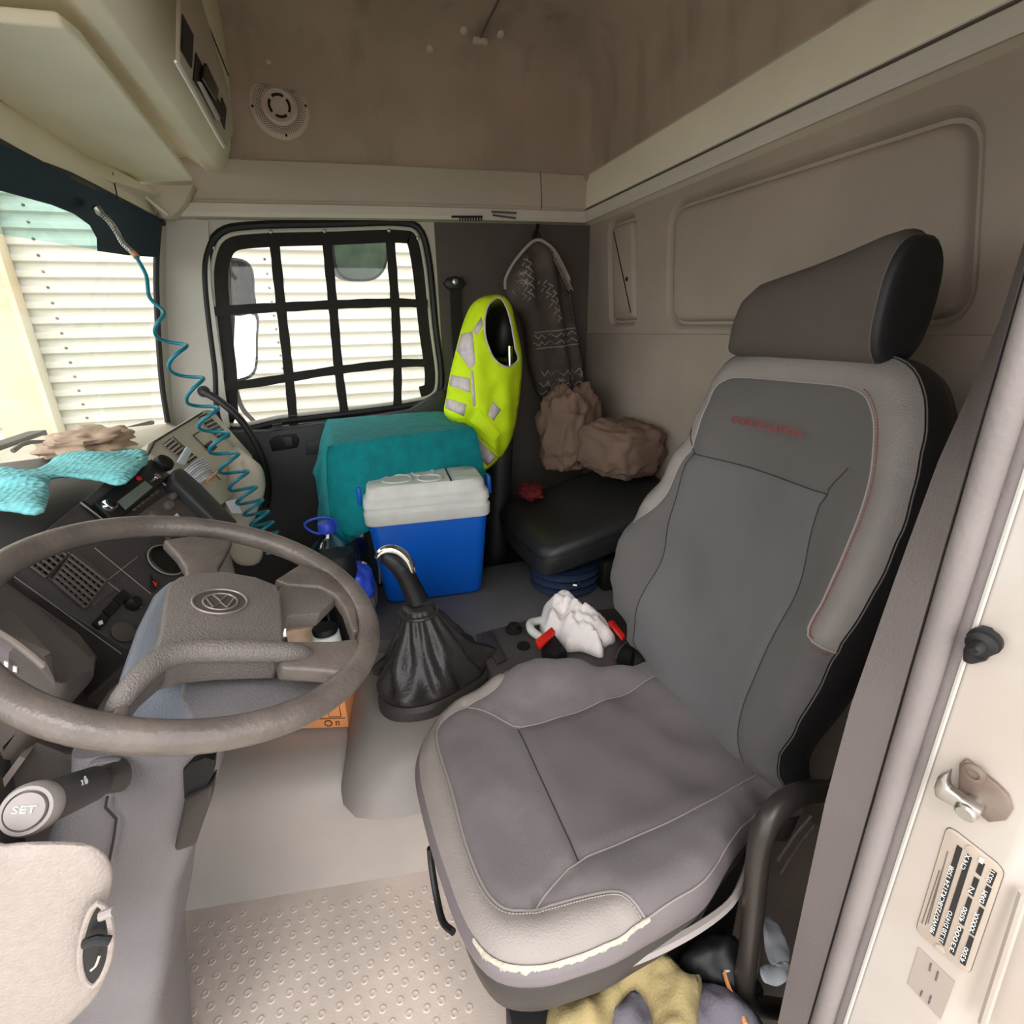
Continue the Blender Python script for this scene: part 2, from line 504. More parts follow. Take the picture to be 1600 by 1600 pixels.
# pedestal that carries the gear lever
def rounded(pts, n):
    return cr(pts, n, True)
def ped(z, g):
    base = [(-.075 - g, 1.12, z), (-.085 - g, 1.02 - g, z), (-.05 - g, .955 - g * 1.3, z), (.02, .93 - g * 1.5, z), (.12, .93 - g * 1.5, z), (.40, .96 - g, z), (.75, .97 - g, z), (1.05, .98, z), (1.05, 1.66, z), (.5, 1.67, z), (.0, 1.67, z), (-.06 - g, 1.58, z), (-.075 - g, 1.35, z)]
    return rounded(base, 72)
MB().loft([ped(.26, .03), ped(.31, .016), ped(.345, .0), ped(.375, -.022), ped(.395, -.05), ped(.402, -.085)]).build('gear_pedestal', M['pedestal'], kind='structure', label='rounded warm grey console pedestal under gear lever', smooth=50)
# rubber platform on the tunnel, top at .42
pl = [(-.02, 1.34, .40), (-.03, 1.66, .40), (.42, 1.68, .40), (1.06, 1.68, .40), (1.06, 1.16, .40), (.46, 1.13, .40), (.33, 1.16, .40), (.22, 1.24, .40)]
MB().prism(pl, (0, 0, .045)).build('platform_mat', M['platform'], kind='structure', label='flat dark rubber mat on the tunnel under the cooler', bevel=.006)

# --- passenger door with window
WIN = [(352, 668), (336, 570), (322, 450), (325, 395), (345, 362), (395, 352), (520, 349), (625, 347), (657, 360), (671, 410), (681, 510), (690, 590), (680, 622), (640, 634), (560, 645), (450, 658)]
win3 = cr([at(a, b, Y=YW) for a, b in WIN], 120, True)
win2 = [V((p.x, p.z)) for p in win3]
door = plate_xz('door_1', [(-.50, .12), (.425, .12), (.425, 1.69), (-.50, 1.69)], [win2], YW, .04, M['pillar_trim'], kind='structure', label='passenger door with netted window')
MB().tube(win3, .013, 8, closed=True).build('window_gasket', M['rubber'], door)
cen = sum(win3, V((0, 0, 0))) / len(win3)
def inset(d, y=None):
    out = []
    n = len(win3)
    for i, p in enumerate(win3):
        t = win3[(i + 1) % n] - win3[i - 1]; nn = V((t.z, 0, -t.x)).normalized()
        if nn.dot(cen - p) < 0: nn = -nn
        q = p + nn * d
        if y is not None: q.y = y
        out.append(q)
    return out
MB().tube(inset(.020, YW + .004), .008, 8, closed=True).build('pale_seal', M['pillar_trim'], door)
w1 = MB().add(inset(.004, YW + .028), [tuple(range(120))]).build('window_1', M['pane'], kind='structure', label='clear glass of the passenger door window', smooth=0)
# door lining below the window
line_top = [at(a, b, Y=YW - .05) for a, b in ((330, 676), (420, 672), (500, 660), (580, 650), (640, 640), (672, 622), (694, 606), (700, 640))]
pts2 = [(p.x, p.z) for p in line_top]
poly = [(-.50, .15)] + [(-.50, pts2[0][1])] + pts2 + [(.42, .15)]
lining = MB().prism([V((a, YW - .06, b)) for a, b in poly], (0, .06, 0)).build('door_lining', M['door_dark'], door, bevel=.012, seg=3)
hp = [at(a, b, Y=YW - .063) for a, b in ((420, 690), (430, 681), (462, 678), (468, 688), (464, 700), (425, 706))]
MB().prism(hp, (0, .01, 0)).build('handle_recess', M['dark'], door, bevel=.003)
hb = [at(a, b, Y=YW - .075) for a, b in ((440, 684), (456, 682), (458, 697), (446, 698))]
MB().prism(hb, (0, .012, 0)).build('release_handle', M['door_dark'], door, bevel=.003)
MB().prism([at(a, b, Y=YW - .064) for a, b in ((478, 712), (560, 700), (690, 680), (690, 660), (478, 690))], (0, .012, 0)).build('arm_rail', M['door_dark'], door, bevel=.004)
MB().prism([at(a, b, Y=YW - .066) for a, b in ((425, 668), (440, 666), (440, 662), (425, 664))], (0, .02, 0)).build('lock_slot', M['dark'], door)

# side panel behind the door (dark) and front pillar (pale)
plate_xz('wall_side_rear', [(.425, .0), (XR + .01, .0), (XR + .01, 1.69), (.425, 1.69)], [], YW, .04, M['side_dark'], kind='structure', label='dark side panel between door and rear wall')
mb = MB()
rings = []
for (a, b), (c_, d_) in (((247, 330), (325, 345)), ((246, 450), (330, 450)), ((252, 560), (345, 560)), ((262, 690), (362, 690)), ((285, 900), (380, 900))):
    p = at(a, b, Y=YW - .06); q = at(c_, d_, Y=YW - .01)
    rings.append([p, V((p.x + .01, YW - .005, p.z)), q, V((q.x, YW + .05, q.z)), V((p.x - .02, YW + .05, p.z)), V((p.x - .012, YW - .04, p.z))])
mb.loft(rings).build('trim_1', M['pillar_trim'], kind='structure', label='pale grey front pillar beside passenger window', smooth=40)
# body line and black windscreen seal
MB().tube(cr([at(a, b, Y=YW - .07) for a, b in ((249, 342), (244, 420), (247, 520), (253, 600), (262, 660))], 24), .009, 8).build('pillar_seal', M['rubber'], bpy.data.objects['trim_1'])

# --- rear wall with its pressed panels
CH = .024
mb = MB().box((XR + CH + .02, 1.24, .85), (.04, 1.98, 1.72))
rear = mb.build('wall_rear', M['rear'], kind='structure', label='taupe moulded rear wall of the cab', smooth=0)
def rrect(pts, rad, n=6):
    out = []
    k = len(pts)
    for i in range(k):
        p = V(pts[i]); a = (V(pts[i - 1]) - p).normalized(); b = (V(pts[(i + 1) % k]) - p).normalized()
        s_ = p + a * rad; e = p + b * rad
        for j in range(n + 1):
            t = j / n
            out.append((s_ * (1 - t) ** 2 + p * 2 * t * (1 - t) + e * t * t))
    return out
rholes = []
def pressed(px, rad):
    pts = [at(a, b, X=XR) for a, b in px]
    rr = rrect(pts, rad)
    n = len(rr)
    def off(d, x):
        out = []
        c = sum(rr, V((0, 0, 0))) / n
        for i, p in enumerate(rr):
            t = rr[(i + 1) % n] - rr[i - 1]; nr = V((0, t.z, -t.y)).normalized()
            if nr.dot(p - c) < 0: nr = -nr
            q = p + nr * d; out.append(V((x, q.y, q.z)))
        return out
    rholes.append([V((p.y, p.z)) for p in off(.030, XR)])
    # rounded shoulders of the channel, outside and inside
    MB().loft([off(.030, XR - .0002), off(.024, XR + .004), off(.018, XR + .013), off(.014, XR + CH - .001)], cap0=False, cap1=False).build('channel_edge', M['rear'], rear, smooth=70)
    MB().loft([off(.006, XR + CH), off(.002, XR + .012), off(-.004, XR + .004), off(-.014, XR + .0005), off(-.022, XR)], cap0=False).build('pressed_panel', M['rear'], rear, smooth=70)
pressed([(1052, 330), (1512, 184), (1497, 494), (1048, 500)], .055)
pressed([(955, 356), (988, 345), (990, 497), (957, 499)], .022)
vs, tr = cdt([V(p) for p in ((.26, .0), (2.23, .0), (2.23, 1.70), (.26, 1.70))], [], .35, rholes)
mb = MB(); mb.v = [V((XR, p.x, p.y)) for p in vs]; mb.f = [f for f, _ in tr]
o_ = mb.build('wall_skin', M['rear'], rear, smooth=0)
MB().revolve([(.008, 0), (.008, .004), (.003, .006)], at(980, 436, X=XR + .001), (-1, 0, 0), 10).build('screw_hole', M['dark'], rear)
MB().revolve([(.008, 0), (.008, .004), (.003, .006)], at(938, 537, X=XR - .001), (-1, 0, 0), 10).build('screw_hole', M['dark'], rear)
zl_ = at(1040, 512, X=XR).z - .02
MB().box((XR - .004, 1.24, zl_ / 2), (.012, 1.90, zl_)).build('lower_panel', M['rear'], rear, bevel=.004)

# --- ledge mouldings that run round the cab above the windows
prof = [(0, 1.872), (.018, 1.868), (.034, 1.85), (.046, 1.735), (.040, 1.731), (.040, 1.725), (.048, 1.722), (.052, 1.695), (.046, 1.684), (0, 1.68)]
YL = YW
mb = MB().loft([[V((XR - d, y, z)) for d, z in prof] for y in (.3, 2.19)])
mb.build('trim_2', M['ledge'], kind='structure', label='cream ledge moulding along the rear wall', smooth=30)
t2 = bpy.data.objects['trim_2']
MB().loft([[V((XR - d, y, z)) for d, z in ((.044, 1.7225), (.0535, 1.720), (.0545, 1.694), (.048, 1.682), (.040, 1.682))] for y in (.39, 2.14)]).build('lower_lip', M['lip'], t2, smooth=30)
MB().tube([V((XR - .0455, y, 1.7285)) for y in (.39, 2.15)], .003, 5).build('ledge_groove', M['bpillar'], t2)
# passenger side: slightly lower towards the front
rings = []
for x, dz in ((-.62, -.052), (-.40, -.03), (.2, -.014), (.72, -.004), (1.08, 0)):
    rings.append([V((x, YW - d, z + dz)) for d, z in prof])
t3 = MB().loft(rings).build('trim_3', M['trim'], kind='structure', label='grey ledge moulding above the passenger window', smooth=30)
lipr = []
for x, dz in ((-.62, -.052), (-.40, -.03), (.2, -.014), (.72, -.004), (1.04, 0)):
    lipr.append([V((x, YW - d, z + dz)) for d, z in ((.044, 1.7225), (.0535, 1.720), (.0545, 1.694), (.048, 1.682), (.040, 1.682))])
MB().loft(lipr).build('lower_lip', M['lip'], t3, smooth=30)
p = at(847, 300, Y=YW - .05)
MB().tube([V((p.x, YW - d - .0005, z - .003)) for d, z in prof[1:9]], .0014, 5).build('panel_joint', M['seam'], t3)

# --- upper shell (headliner): side, rear and roof as one soft moulding
def shell(z, g):
    x0, x1, y0, y1 = -1.0, 1.075, .20, 2.185
    return [V((a, b, z)) for a, b in ((x0 + g, y0 + g), (x1 - g, y0 + g), (x1 - g, y1 - g), (x0 + g, y1 - g))]
def shell_r(z, g):
    return [V((p.x, p.y, z)) for p in rrect(shell(z, g), .07, 6)]
mb = MB().loft([shell_r(1.835, .0), shell_r(2.02, .012), shell_r(2.10, .022), shell_r(2.155, .045), shell_r(2.195, .085), shell_r(2.222, .14), shell_r(2.235, .22), shell_r(2.24, .4)], cap0=False)
ceil = mb.build('ceiling', M['fabric_roof'], kind='structure', label='brown grey fabric headliner and upper side lining', smooth=70)
for o_ in (ceil,):
    o_.data.flip_normals()
solid(ceil, .012, 1)
for (a, b) in ((420, 96), (630, 107), (821, 126), (405, 22), (573, 32), (725, 47), (672, 76), (782, 53)):
    if b > 90:
        p = at(a, b, Y=2.158); ax = (0, -1, .1)
    else:
        p = at(a, b, Z=2.205 if b < 60 else 2.17); ax = (0, -.5, -.8)
    MB().revolve([(.013, -.004), (.013, .003), (.008, .007), (.001, .008)], p, ax, 14).build('trim_clip', M['grill'], ceil)
# rest of the cab body (driver side and nose), so light only comes in by the openings
MB().box((-.02, .22, 1.97), (2.1, .05, .50)).build('wall_driver_header', M['trim'], kind='structure', label='header above the open driver door', smooth=0)
MB().box((-1.02, 1.22, .48), (.05, 2.0, 1.0)).build('wall_front', M['dash'], kind='structure', label='bulkhead below the windscreen', smooth=0)

# --- overhead front: console, visor, header
CON = [(345, -20), (352, 60), (361, 155), (360, 230), (355, 256), (343, 269), (325, 269), (312, 258), (292, 246)]
con = [at(a, b, Y=2.16) for a, b in CON]
sec = [(p.x, p.z) for p in con] + [(-.52, 1.80), (-.62, 1.86), (-.62, 2.25), (-.20, 2.25)]
oc = thing('overhead_console', (-.4, 1.3, 1.78), 'cream overhead console with slotted radio panel above windscreen', 'console')
body = MB().loft([[V((a, y, b)) for a, b in sec] for y in (.30, 2.165)]).build('body', M['cream'], oc, bevel=.012, seg=3, smooth=50)
XP = max(a for a, b in sec[:5]) + .002
face = [at(a, b, X=XP) for a, b in ((275, -30), (273, 95), (281, 112), (349, 232), (359, 208), (358, 170), (352, 140), (300, -30))]
pan = MB().prism(face, (.008, 0, 0)).build('slot_panel', M['trim'], oc, bevel=.003)
for nm, q, mt in (('slot', ((284, 22), (282, 78), (298, 106), (301, 55)), 'dark'), ('slot', ((305, 82), (301, 125), (341, 188), (345, 165)), 'dark'), ('slot', ((346, 152), (342, 182), (350, 202), (353, 170)), 'dark')):
    MB().prism([at(a, b, X=XP + .0085) for a, b in q], (.002, 0, 0)).build(nm, M[mt], oc)
MB().prism([at(a, b, X=XP + .012) for a, b in ((318, 98), (312, 122), (334, 158), (338, 140))], (.006, 0, 0)).build('radio_handset', M['black'], oc, bevel=.002)
MB().prism([at(a, b, X=XP + .012) for a, b in ((307, 127), (310, 129), (340, 184), (338, 188))], (.006, 0, 0)).build('bright_bar', M['pillar_trim'], oc)
MB().tube([at(a, b, X=XP + .010) for a, b in ((274, 96), (349, 230))], .0022, 6).build('bright_edge', M['white_print'], oc)
MB().tube([at(a, b, X=XP + .004) for a, b in ((306, -10), (357, 118))], .0018, 6).build('panel_gap', M['seam'], oc)

# sun visor: a slab below the console
v1 = at(303, 283, Y=2.06); v2 = at(207, 287, Y=2.06); v3 = at(155, 268, Y=2.04)
n1 = at(0, 158, Y=1.54); n0 = at(0, 35, Y=1.2); nn = at(113, 44, Y=1.205)
def ext(a, b, y):
    t = (y - a.y) / (b.y - a.y); return a + (b - a) * t
n9 = nn + (n0 - nn) * 2.6; n8 = ext(v3, n1, n9.y)
top = [v1, v1.lerp(nn, .5), ext(v1, nn, nn.y + .05), nn + (n0 - nn) * .12, n0, n9, n8, n1, v3.lerp(n1, .5), v3, v2]
vis = MB().prism(top, V((-.004, 0, .022))).build('sun_visor', M['cream'], bevel=.006, seg=3, label='large cream sun visor folded up over the windscreen', cat='sun visor')

for q in (((162, 270), (172, 311)), ((176, 270), (184, 312))):
    MB().tube([at(*q[0], Y=1.93), at(*q[1], Y=1.80)], .0018, 5).build('visor_cord', M['rubber'], vis)
# header strip and windscreen
hd_v = [at(a, b, Z=1.64) for a, b in ((0, 222), (100, 268), (170, 303), (252, 345))]
far = hd_v[-1]; near = ext(hd_v[1], hd_v[0], .35); near.x = -.56
wt = [far, hd_v[2], hd_v[1], hd_v[0], near]
wb = [at(236, 661, Y=2.10), V((-.76, 1.83, 1.0)), V((-.80, 1.65, 1.0)), V((-.84, 1.40, 1.0)), V((-.86, .35, 1.0))]
hdr_top = [V((-.45, 2.12, 1.70)), V((-.58, 1.9, 1.76)), V((-.60, 1.6, 1.77)), V((-.61, 1.38, 1.77)), V((-.62, .35, 1.77))]
mb = MB().loft([[p + V((0, 0, -.0)) for p in wt], [p + V((-.005, 0, .035)) for p in wt], hdr_top, [p + V((-.05, 0, .02)) for p in hdr_top], [p + V((-.07, 0, .0)) for p in wt]], closed=False)
hdr = mb.build('trim_4', M['cream'], kind='structure', label='pale header strip above the windscreen', smooth=50)
MB().tube(cr([p + V((.002, 0, -.006)) for p in wt], 24), .011, 8).build('header_seal', M['rubber'], hdr)
# small olive end cap where header meets side
MB().prism([at(a, b, Y=2.10) for a, b in ((207, 288), (303, 288), (288, 318), (270, 338), (255, 340))], (0, .06, 0)).build('end_cap', M['beige_dash'], hdr, bevel=.004)
MB().tube([at(a, b, Y=2.06) for a, b in ((205, 290), (262, 336))], .004, 6).build('cap_edge', M['cream'], hdr)
ws = MB().loft([wt, [a.lerp(b, .5) + V((-.02, 0, 0)) for a, b in zip(wt, wb)], wb], closed=False).build('window_2', M['pane'], kind='structure', label='windscreen glass', smooth=60)
solid(ws, .005)
# tinted band along the top of the windscreen, and the dark film with a curved edge
def wsp(a, b, off=.0):
    A = wt[1]; nrm = (wb[1] - wt[1]).cross(wt[3] - wt[1]).normalized()
    if nrm.x < 0: nrm = -nrm
    return at(a, b, P=A + nrm * off, N=nrm)
pb = [wsp(a, b, .008) for a, b in ((-700, -105), (0, 222), (120, 278), (248, 340), (247, 402), (160, 392), (0, 366), (-700, 210))]
MB().add(pb, [tuple(range(8))]).build('tint_band', M['band'], ws, smooth=0)
fb = [wsp(a, b, .014) for a, b in ((-700, -100), (0, 226), (120, 280), (248, 342), (247, 402), (200, 399), (152, 392), (151, 372), (140, 352), (115, 334), (80, 320), (40, 309), (0, 298), (-700, 90))]
MB().prism(fb, V((.003, 0, 0))).build('curved_film', M['visor_film'], ws, smooth=0)
# wiper resting across the bottom of the glass, outside
wp = thing('windscreen_wiper', (-.85, 1.8, .98), 'black windscreen wiper lying along the bottom of the glass', 'wiper')
q = [wsp(a, b, -.03) for a, b in ((62, 702), (120, 688), (180, 675), (238, 660))]
MB().tube(cr(q, 12), .009, 6).build('blade', M['rubber'], wp)
q = [wsp(a, b, -.035) for a, b in ((20, 705), (40, 692), (75, 690), (120, 684))]
MB().tube(cr(q, 10), .006, 6).build('arm', M['bpillar'], wp)

# --- driver door jamb (rear edge of the open doorway)
def plan(px, Y, py=1100):
    p = at(px, py, Y=Y); return V((p.x, p.y))
q3 = plan(1484, .25); q2 = plan(1456, .262); q1 = plan(1412, .275); q0 = plan(1325, .315)
od = V((.25, -.97)).normalized()
w1_ = q3 + od * .075; w2_ = w1_ + V((.02, -.012)); w3_ = w2_ + V((.012, -.05)); w4_ = w3_ + V((.25, -.01))
jl = [q3, w1_, w2_, w3_, w4_, V((w4_.x, .33)), V((1.08, .345)), V((1.08, .385)), V((.74, .385)), V((q3.x + .06, .29))]
ZB, ZT = -.55, 1.95
jamb = MB().loft([[V((p.x, p.y, z)) for p in jl] for z in (ZB, ZT)]).build('door_jamb', M['white_paint'], kind='structure', label='white painted driver door jamb with striker and data plate', bevel=.005, seg=3)
# inner trim, round rubber seal and flat lip, all running down the doorway
tr_r = []
for a_, b_ in ((1215, 1600), (1290, 1250), (1330, 1100), (1400, 900), (1466, 720), (1520, 600), (1562, 500)):
    q = at(a_, b_, Y=.312)
    if not tr_r: tr_r.append((q.x - .0, ZB))
    tr_r.append((max(q.x, 0), q.z))
tr_r.append((q1.x + .055, 1.45)); tr_r.append((q1.x + .055, ZT))
MB().loft([[V((x_, .312, z_)), V((x_ + .17, .378, z_)), V((max(x_, q1.x) + .19, .366, z_)), V((q1.x + .03, q1.y + .012, z_)), V((q1.x, q1.y + .004, z_))] for x_, z_ in tr_r]).build('inner_trim', M['bpillar'], jamb, smooth=30)
c12 = (q1 + q2) / 2
sr = (q2 - q1).length * .52
MB().tube([V((c12.x, c12.y, ZB + (ZT - ZB) * i / 60)) for i in range(61)], [sr * (1 + .015 * math.sin(i * 2.3)) for i in range(61)], 14).build('round_seal', M['grey_rubber'], jamb)
fl = [q2 + V((.0, .0)), q3 + V((-.002, -.002)), q3 + V((.012, .03)), q2 + V((.012, .03))]
MB().loft([[V((p.x, p.y, z)) for p in fl] for z in (ZB, ZT)]).build('flat_seal', M['grey_rubber'], jamb, bevel=.002)
MB().tube([V((q3.x - .002, q3.y - .001, z)) for z in (ZB, ZT)], .0022, 6).build('seal_edge', M['pillar_trim'], jamb)
# the jamb plane frame: along the jamb outwards (od), up, and its normal
JO = V((q3.x, q3.y, 0)); JU = V((od.x, od.y, 0)); JN = V((-.97, -.25, 0)).normalized()
if JN.dot(-JO) < 0: JN = -JN
def jp(px, py, off=.0):
    return at(px, py, P=JO + JN * off, N=JN)
# door switch
sw = thing('door_switch', jp(1530, 1010), 'black plunger door switch on the white jamb', 'switch')
MB().prism([jp(a, b, .0005) for a, b in ((1522, 985), (1535, 975), (1553, 980), (1560, 1000), (1545, 1030), (1520, 1036), (1507, 1030), (1508, 1012))], JN * .006).build('base', M['black'], sw, bevel=.002)
c = jp(1540, 1000, .007)
MB().revolve([(.0125, 0), (.0125, .004), (.009, .005), (.009, .008), (.011, .009), (.011, .012), (.006, .014), (.0045, .024), (.003, .026)], c, JN + V((0, 0, -.05)), 18).build('plunger', M['rubber'], sw)
MB().revolve([(.0042, 0), (.0042, .001)], jp(1530, 1024, .0075), JN, 12).build('screw', M['dark'], sw)
# striker
st = thing('door_striker', jp(1525, 1235), 'rusty steel door striker bolted on the white jamb', 'striker')
MB().prism([jp(a, b, .0005) for a, b in ((1502, 1190), (1512, 1183), (1560, 1222), (1578, 1240), (1585, 1262), (1575, 1278), (1548, 1281), (1530, 1265), (1500, 1235))], JN * .006).build('back_plate', M['rust'], st, bevel=.0015)
MB().revolve([(.009, 0), (.009, .003), (.005, .004), (.005, .002)], jp(1523, 1207, .007), JN, 18).build('bolt', M['rust'], st)
hook = [jp(a, b, .012) for a, b in ((1490, 1198), (1472, 1205), (1466, 1222), (1468, 1236), (1500, 1254), (1535, 1272), (1541, 1260), (1510, 1240), (1488, 1224), (1487, 1212))]
MB().prism(hook, JN * .012).build('catch_arm', M['steel'], st, bevel=.002)
MB().revolve([(.0085, -.012), (.0085, .016), (.0065, .018)], jp(1520, 1257, .010), (JN + V((-.25, 0, -.1))).normalized(), 18).build('roller', M['steel'], st)
# data plate with stamped windows
dp = thing('data_plate', jp(1500, 1500), 'metal vehicle data plate with dark stamped fields on jamb', 'plate')
po = rrect([jp(a, b, .0004) for a, b in ((1481, 1288), (1571, 1358), (1514, 1524), (1431, 1454))], .009, 5)
MB().prism(po, JN * .0012).build('plate', M['metal_plate'], dp, bevel=.0004)
MB().tube(po, .0006, 5, closed=True).build('rim', M['bpillar'], dp)
def field(a, b, c_, d_, off=.0018, nm='dark_field', mt='seat_side'):
    MB().prism([jp(*a, off), jp(*b, off), jp(*c_, off), jp(*d_, off)], JN * .0004).build(nm, M[mt], dp, smooth=0)
def cpx(x, y): return (1400 + x / 4.705, 1260 + y / 4.705)
for q in (((250, 925), (285, 960), (490, 310), (450, 280)), ((315, 985), (355, 1030), (560, 380), (525, 345)), ((395, 1070), (430, 1100), (498, 905), (460, 880)), ((465, 850), (500, 880), (562, 685), (530, 660)), ((535, 640), (570, 665), (615, 540), (575, 515)), ((585, 480), (625, 515), (655, 425), (615, 400)), ((470, 1145), (510, 1175), (575, 970), (540, 945)), ((545, 930), (580, 955), (650, 760), (615, 735)), ((620, 710), (655, 740), (705, 605), (665, 580)), ((668, 560), (705, 590), (745, 490), (705, 460))):
    field(*[cpx(*p) for p in q])
for x, y in ((555, 320), (325, 1045)):
    MB().revolve([(.0045, 0), (.0045, .0008), (.001, .0012)], jp(*cpx(x, y), .0018), JN, 14).build('rivet', M['metal_plate'], dp)
# stamped characters in the fields and the printed lines, as flat text
def text_mesh(name, body, size, origin, xd, yd, nd, mt, parent, thick=.0002, align='LEFT', width=None, shear=0):
    cu = bpy.data.curves.new(name + '_c', 'FONT'); cu.body = body; cu.size = size; cu.align_x = align; cu.align_y = 'BOTTOM'
    cu.extrude = thick; cu.resolution_u = 2; cu.shear = shear
    to = bpy.data.objects.new(name + '_t', cu); COL.objects.link(to)
    bpy.context.view_layer.update()
    dg = bpy.context.evaluated_depsgraph_get()
    me = bpy.data.meshes.new_from_object(to.evaluated_get(dg))
    bpy.data.objects.remove(to)
    xd, yd, nd = V(xd).normalized(), V(yd).normalized(), V(nd).normalized()
    k = 1.0
    if width:
        xs = [v.co.x for v in me.vertices]; k = width / (max(xs) - min(xs))
    base = wl(parent)
    for v in me.vertices:
        c_ = v.co.copy(); v.co = V(origin) + xd * c_.x * k + yd * c_.y + nd * (c_.z + thick) - base
    me.materials.clear(); me.materials.append(M[mt])
    o = bpy.data.objects.new(name, me); COL.objects.link(o); o.parent = parent
    return o
def plate_text(t, a, b, h):
    A = jp(*cpx(*a), .0024); B = jp(*cpx(*b), .0024)
    xd = (B - A); yd = JN.cross(xd).normalized()
    text_mesh('lettering', t, h, A, xd, yd, JN, 'white_print', dp, .0001, width=xd.length)
plate_text('9BWD7258CR2124', (283, 948), (405, 560), .0050)
plate_text('1508', (405, 545), (432, 465), .0050)
plate_text('31.330 D14TO', (352, 1015), (425, 790), .0050)
plate_text('C14 X', (510, 478), (556, 372), .0050)
plate_text('33000', (428, 1085), (492, 905), .0050)
plate_text('4500', (498, 862), (536, 760), .0050)
plate_text('N', (566, 655), (585, 615), .0050)
plate_text('1', (618, 505), (632, 470), .0050)
plate_text('4300', (508, 1160), (544, 1055), .0050)
plate_text('XXXXX', (578, 940), (622, 800), .0050)
plate_text('DAIM', (652, 725), (682, 640), .0050)
plate_text('0531', (702, 575), (738, 495), .0050)
for a, b in (((190, 860), (320, 470)), ((215, 870), (345, 450)), ((235, 860), (380, 330))):
    MB().tube([jp(*cpx(*a), .0018), jp(*cpx(*b), .0018)], .0005, 4).build('fine_print', M['bpillar'], dp)
sk = thing('foil_sticker', jp(1455, 1590), 'dull silver foil sticker below the data plate', 'sticker')
MB().prism([jp(a, b, .0004) for a, b in ((1436, 1480), (1492, 1534), (1470, 1593), (1418, 1537))], JN * .0006).build('foil', M['sticker'], sk)
for a, b in (((1455, 1505), (1452, 1517)), ((1466, 1518), (1462, 1532)), ((1441, 1548), (1438, 1556)), ((1455, 1556), (1451, 1568))):
    MB().tube([jp(*a, .0012), jp(*b, .0012)], .0009, 4).build('worn_print', M['bpillar'], sk)
MB().tube([jp(a, b, .0) for a, b in ((1600, 1395), (1535, 1600))], .004, 8).build('jamb_crease', M['white_paint'], jamb)

# ================================================================== DRIVER SEAT
seat = thing('driver_seat', (.42, .70, 0), 'two-tone grey driver seat with red lettering and torn front edge', 'seat')
# ---- cushion
cu_out = [((996, 1028), .50), ((956, 1030), .52), ((886, 1018), .55), ((839, 1018), .553), ((816, 1025), .55), ((792, 1036), .54), ((720, 1077), .52), ((690, 1100), .513), ((666, 1133), .508), ((655, 1165), .505), ((655, 1200), .50), ((665, 1245), .50), ((680, 1300), .50), ((697, 1350), .50), ((715, 1400), .50), ((737, 1443), .50), ((765, 1475), .50), ((800, 1489), .50), ((850, 1489), .50), ((900, 1475), .50), ((960, 1451), .505), ((1009, 1417), .515), ((1060, 1386), .52), ((1105, 1356), .52), ((1135, 1311), .515), ((1156, 1282), .51), ((1182, 1258), .50), ((1203, 1232), .49)]
P3 = [at(a, b, Z=z) for (a, b), z in cu_out]
ctrl = [(V((p.x, p.y)), p.z) for p in P3]
rear_pts = [V((.70, .50, .48)), V((.74, .56, .46)), V((.75, .88, .46)), V((.70, .95, .48))]
out3 = P3 + rear_pts
co = cr([V((p.x, p.y, 0)) for p in out3], 150, True)
co2 = [V((p.x, p.y)) for p in co]
for p in rear_pts: ctrl.append((V((p.x, p.y)), p.z))
for x, y, z in ((.35, .68, .497), (.25, .70, .500), (.5, .70, .487), (.6, .71, .475), (.42, .60, .495), (.42, .80, .495), (.17, .68, .508), (.55, .60, .482), (.55, .82, .482), (.3, .80, .50), (.3, .58, .50)):
    ctrl.append((V((x, y)), z))
def cpl(px, z=.50, n=None):
    zz = z if isinstance(z, (list, tuple)) else [z] * len(px)
    l = [at(a, b, Z=k) for (a, b), k in zip(px, zz)]
    l = cr(l, n or len(px) * 4)
    return [V((p.x, p.y)) for p in l]
border = cpl(((792, 1036), (782, 1064), (752, 1086), (707, 1111), (685, 1131), (684, 1161), (704, 1225), (726, 1307), (749, 1367), (771, 1401), (797, 1416), (839, 1414), (902, 1399), (951, 1390), (977, 1394), (1009, 1416)), [.538, .532, .522, .513, .509, .506, .503, .503, .503, .503, .503, .503, .504, .507, .51, .513])
farseam = cpl(((722, 1107), (760, 1116), (797, 1130), (816, 1131), (865, 1120), (940, 1090), (1015, 1054), (1040, 1040)), .503)
nearseam = cpl(((837, 1412), (865, 1379), (906, 1341), (977, 1313), (1071, 1270), (1163, 1212), (1190, 1195)), .503)
cross = cpl(((809, 1133), (904, 1339)), .503, 10)
seams = [farseam, nearseam, cross]
def cz(p):
    z = idw(ctrl, p)
    d = poly_d(p, co2, True)
    if d < .035:
        k = 1 - d / .035; z -= .022 * k * k
    for s_ in seams + [border]:
        dd = poly_d(p, s_)
        if dd < .022: z -= .006 * math.exp(-(dd / .008) ** 2)
    return z
def cpt(p, off=0): return V((p.x, p.y, cz(p) + off))
vs, tr = cdt(co2, [border, farseam, nearseam, cross], .014)
v3 = [cpt(p) for p in vs]
i0 = min(range(150), key=lambda i: (co2[i] - border[0]).length); i1 = min(range(150), key=lambda i: (co2[i] - border[-1]).length)
lo = co2[i0:i1 + 1] if i0 < i1 else co2[i1:i0 + 1]
lpoly = list(lo) + (border[::-1] if i0 < i1 else border)
ipoly = cross + nearseam[8:] + farseam[::-1][:-12]
reg = {'light': [], 'insert': [], 'main': []}
for f, c in tr:
    reg['light' if inside(c, lpoly) else 'insert' if inside(c, ipoly) else 'main'].append(f)
cush = sub_mesh(v3, reg['main']).build('cushion', M['seat_dark'], seat, smooth=80)
sub_mesh(v3, reg['light']).build('cushion_border', M['seat_light'], seat, smooth=80)['label'] = 'light grey leatherette border of the cushion'
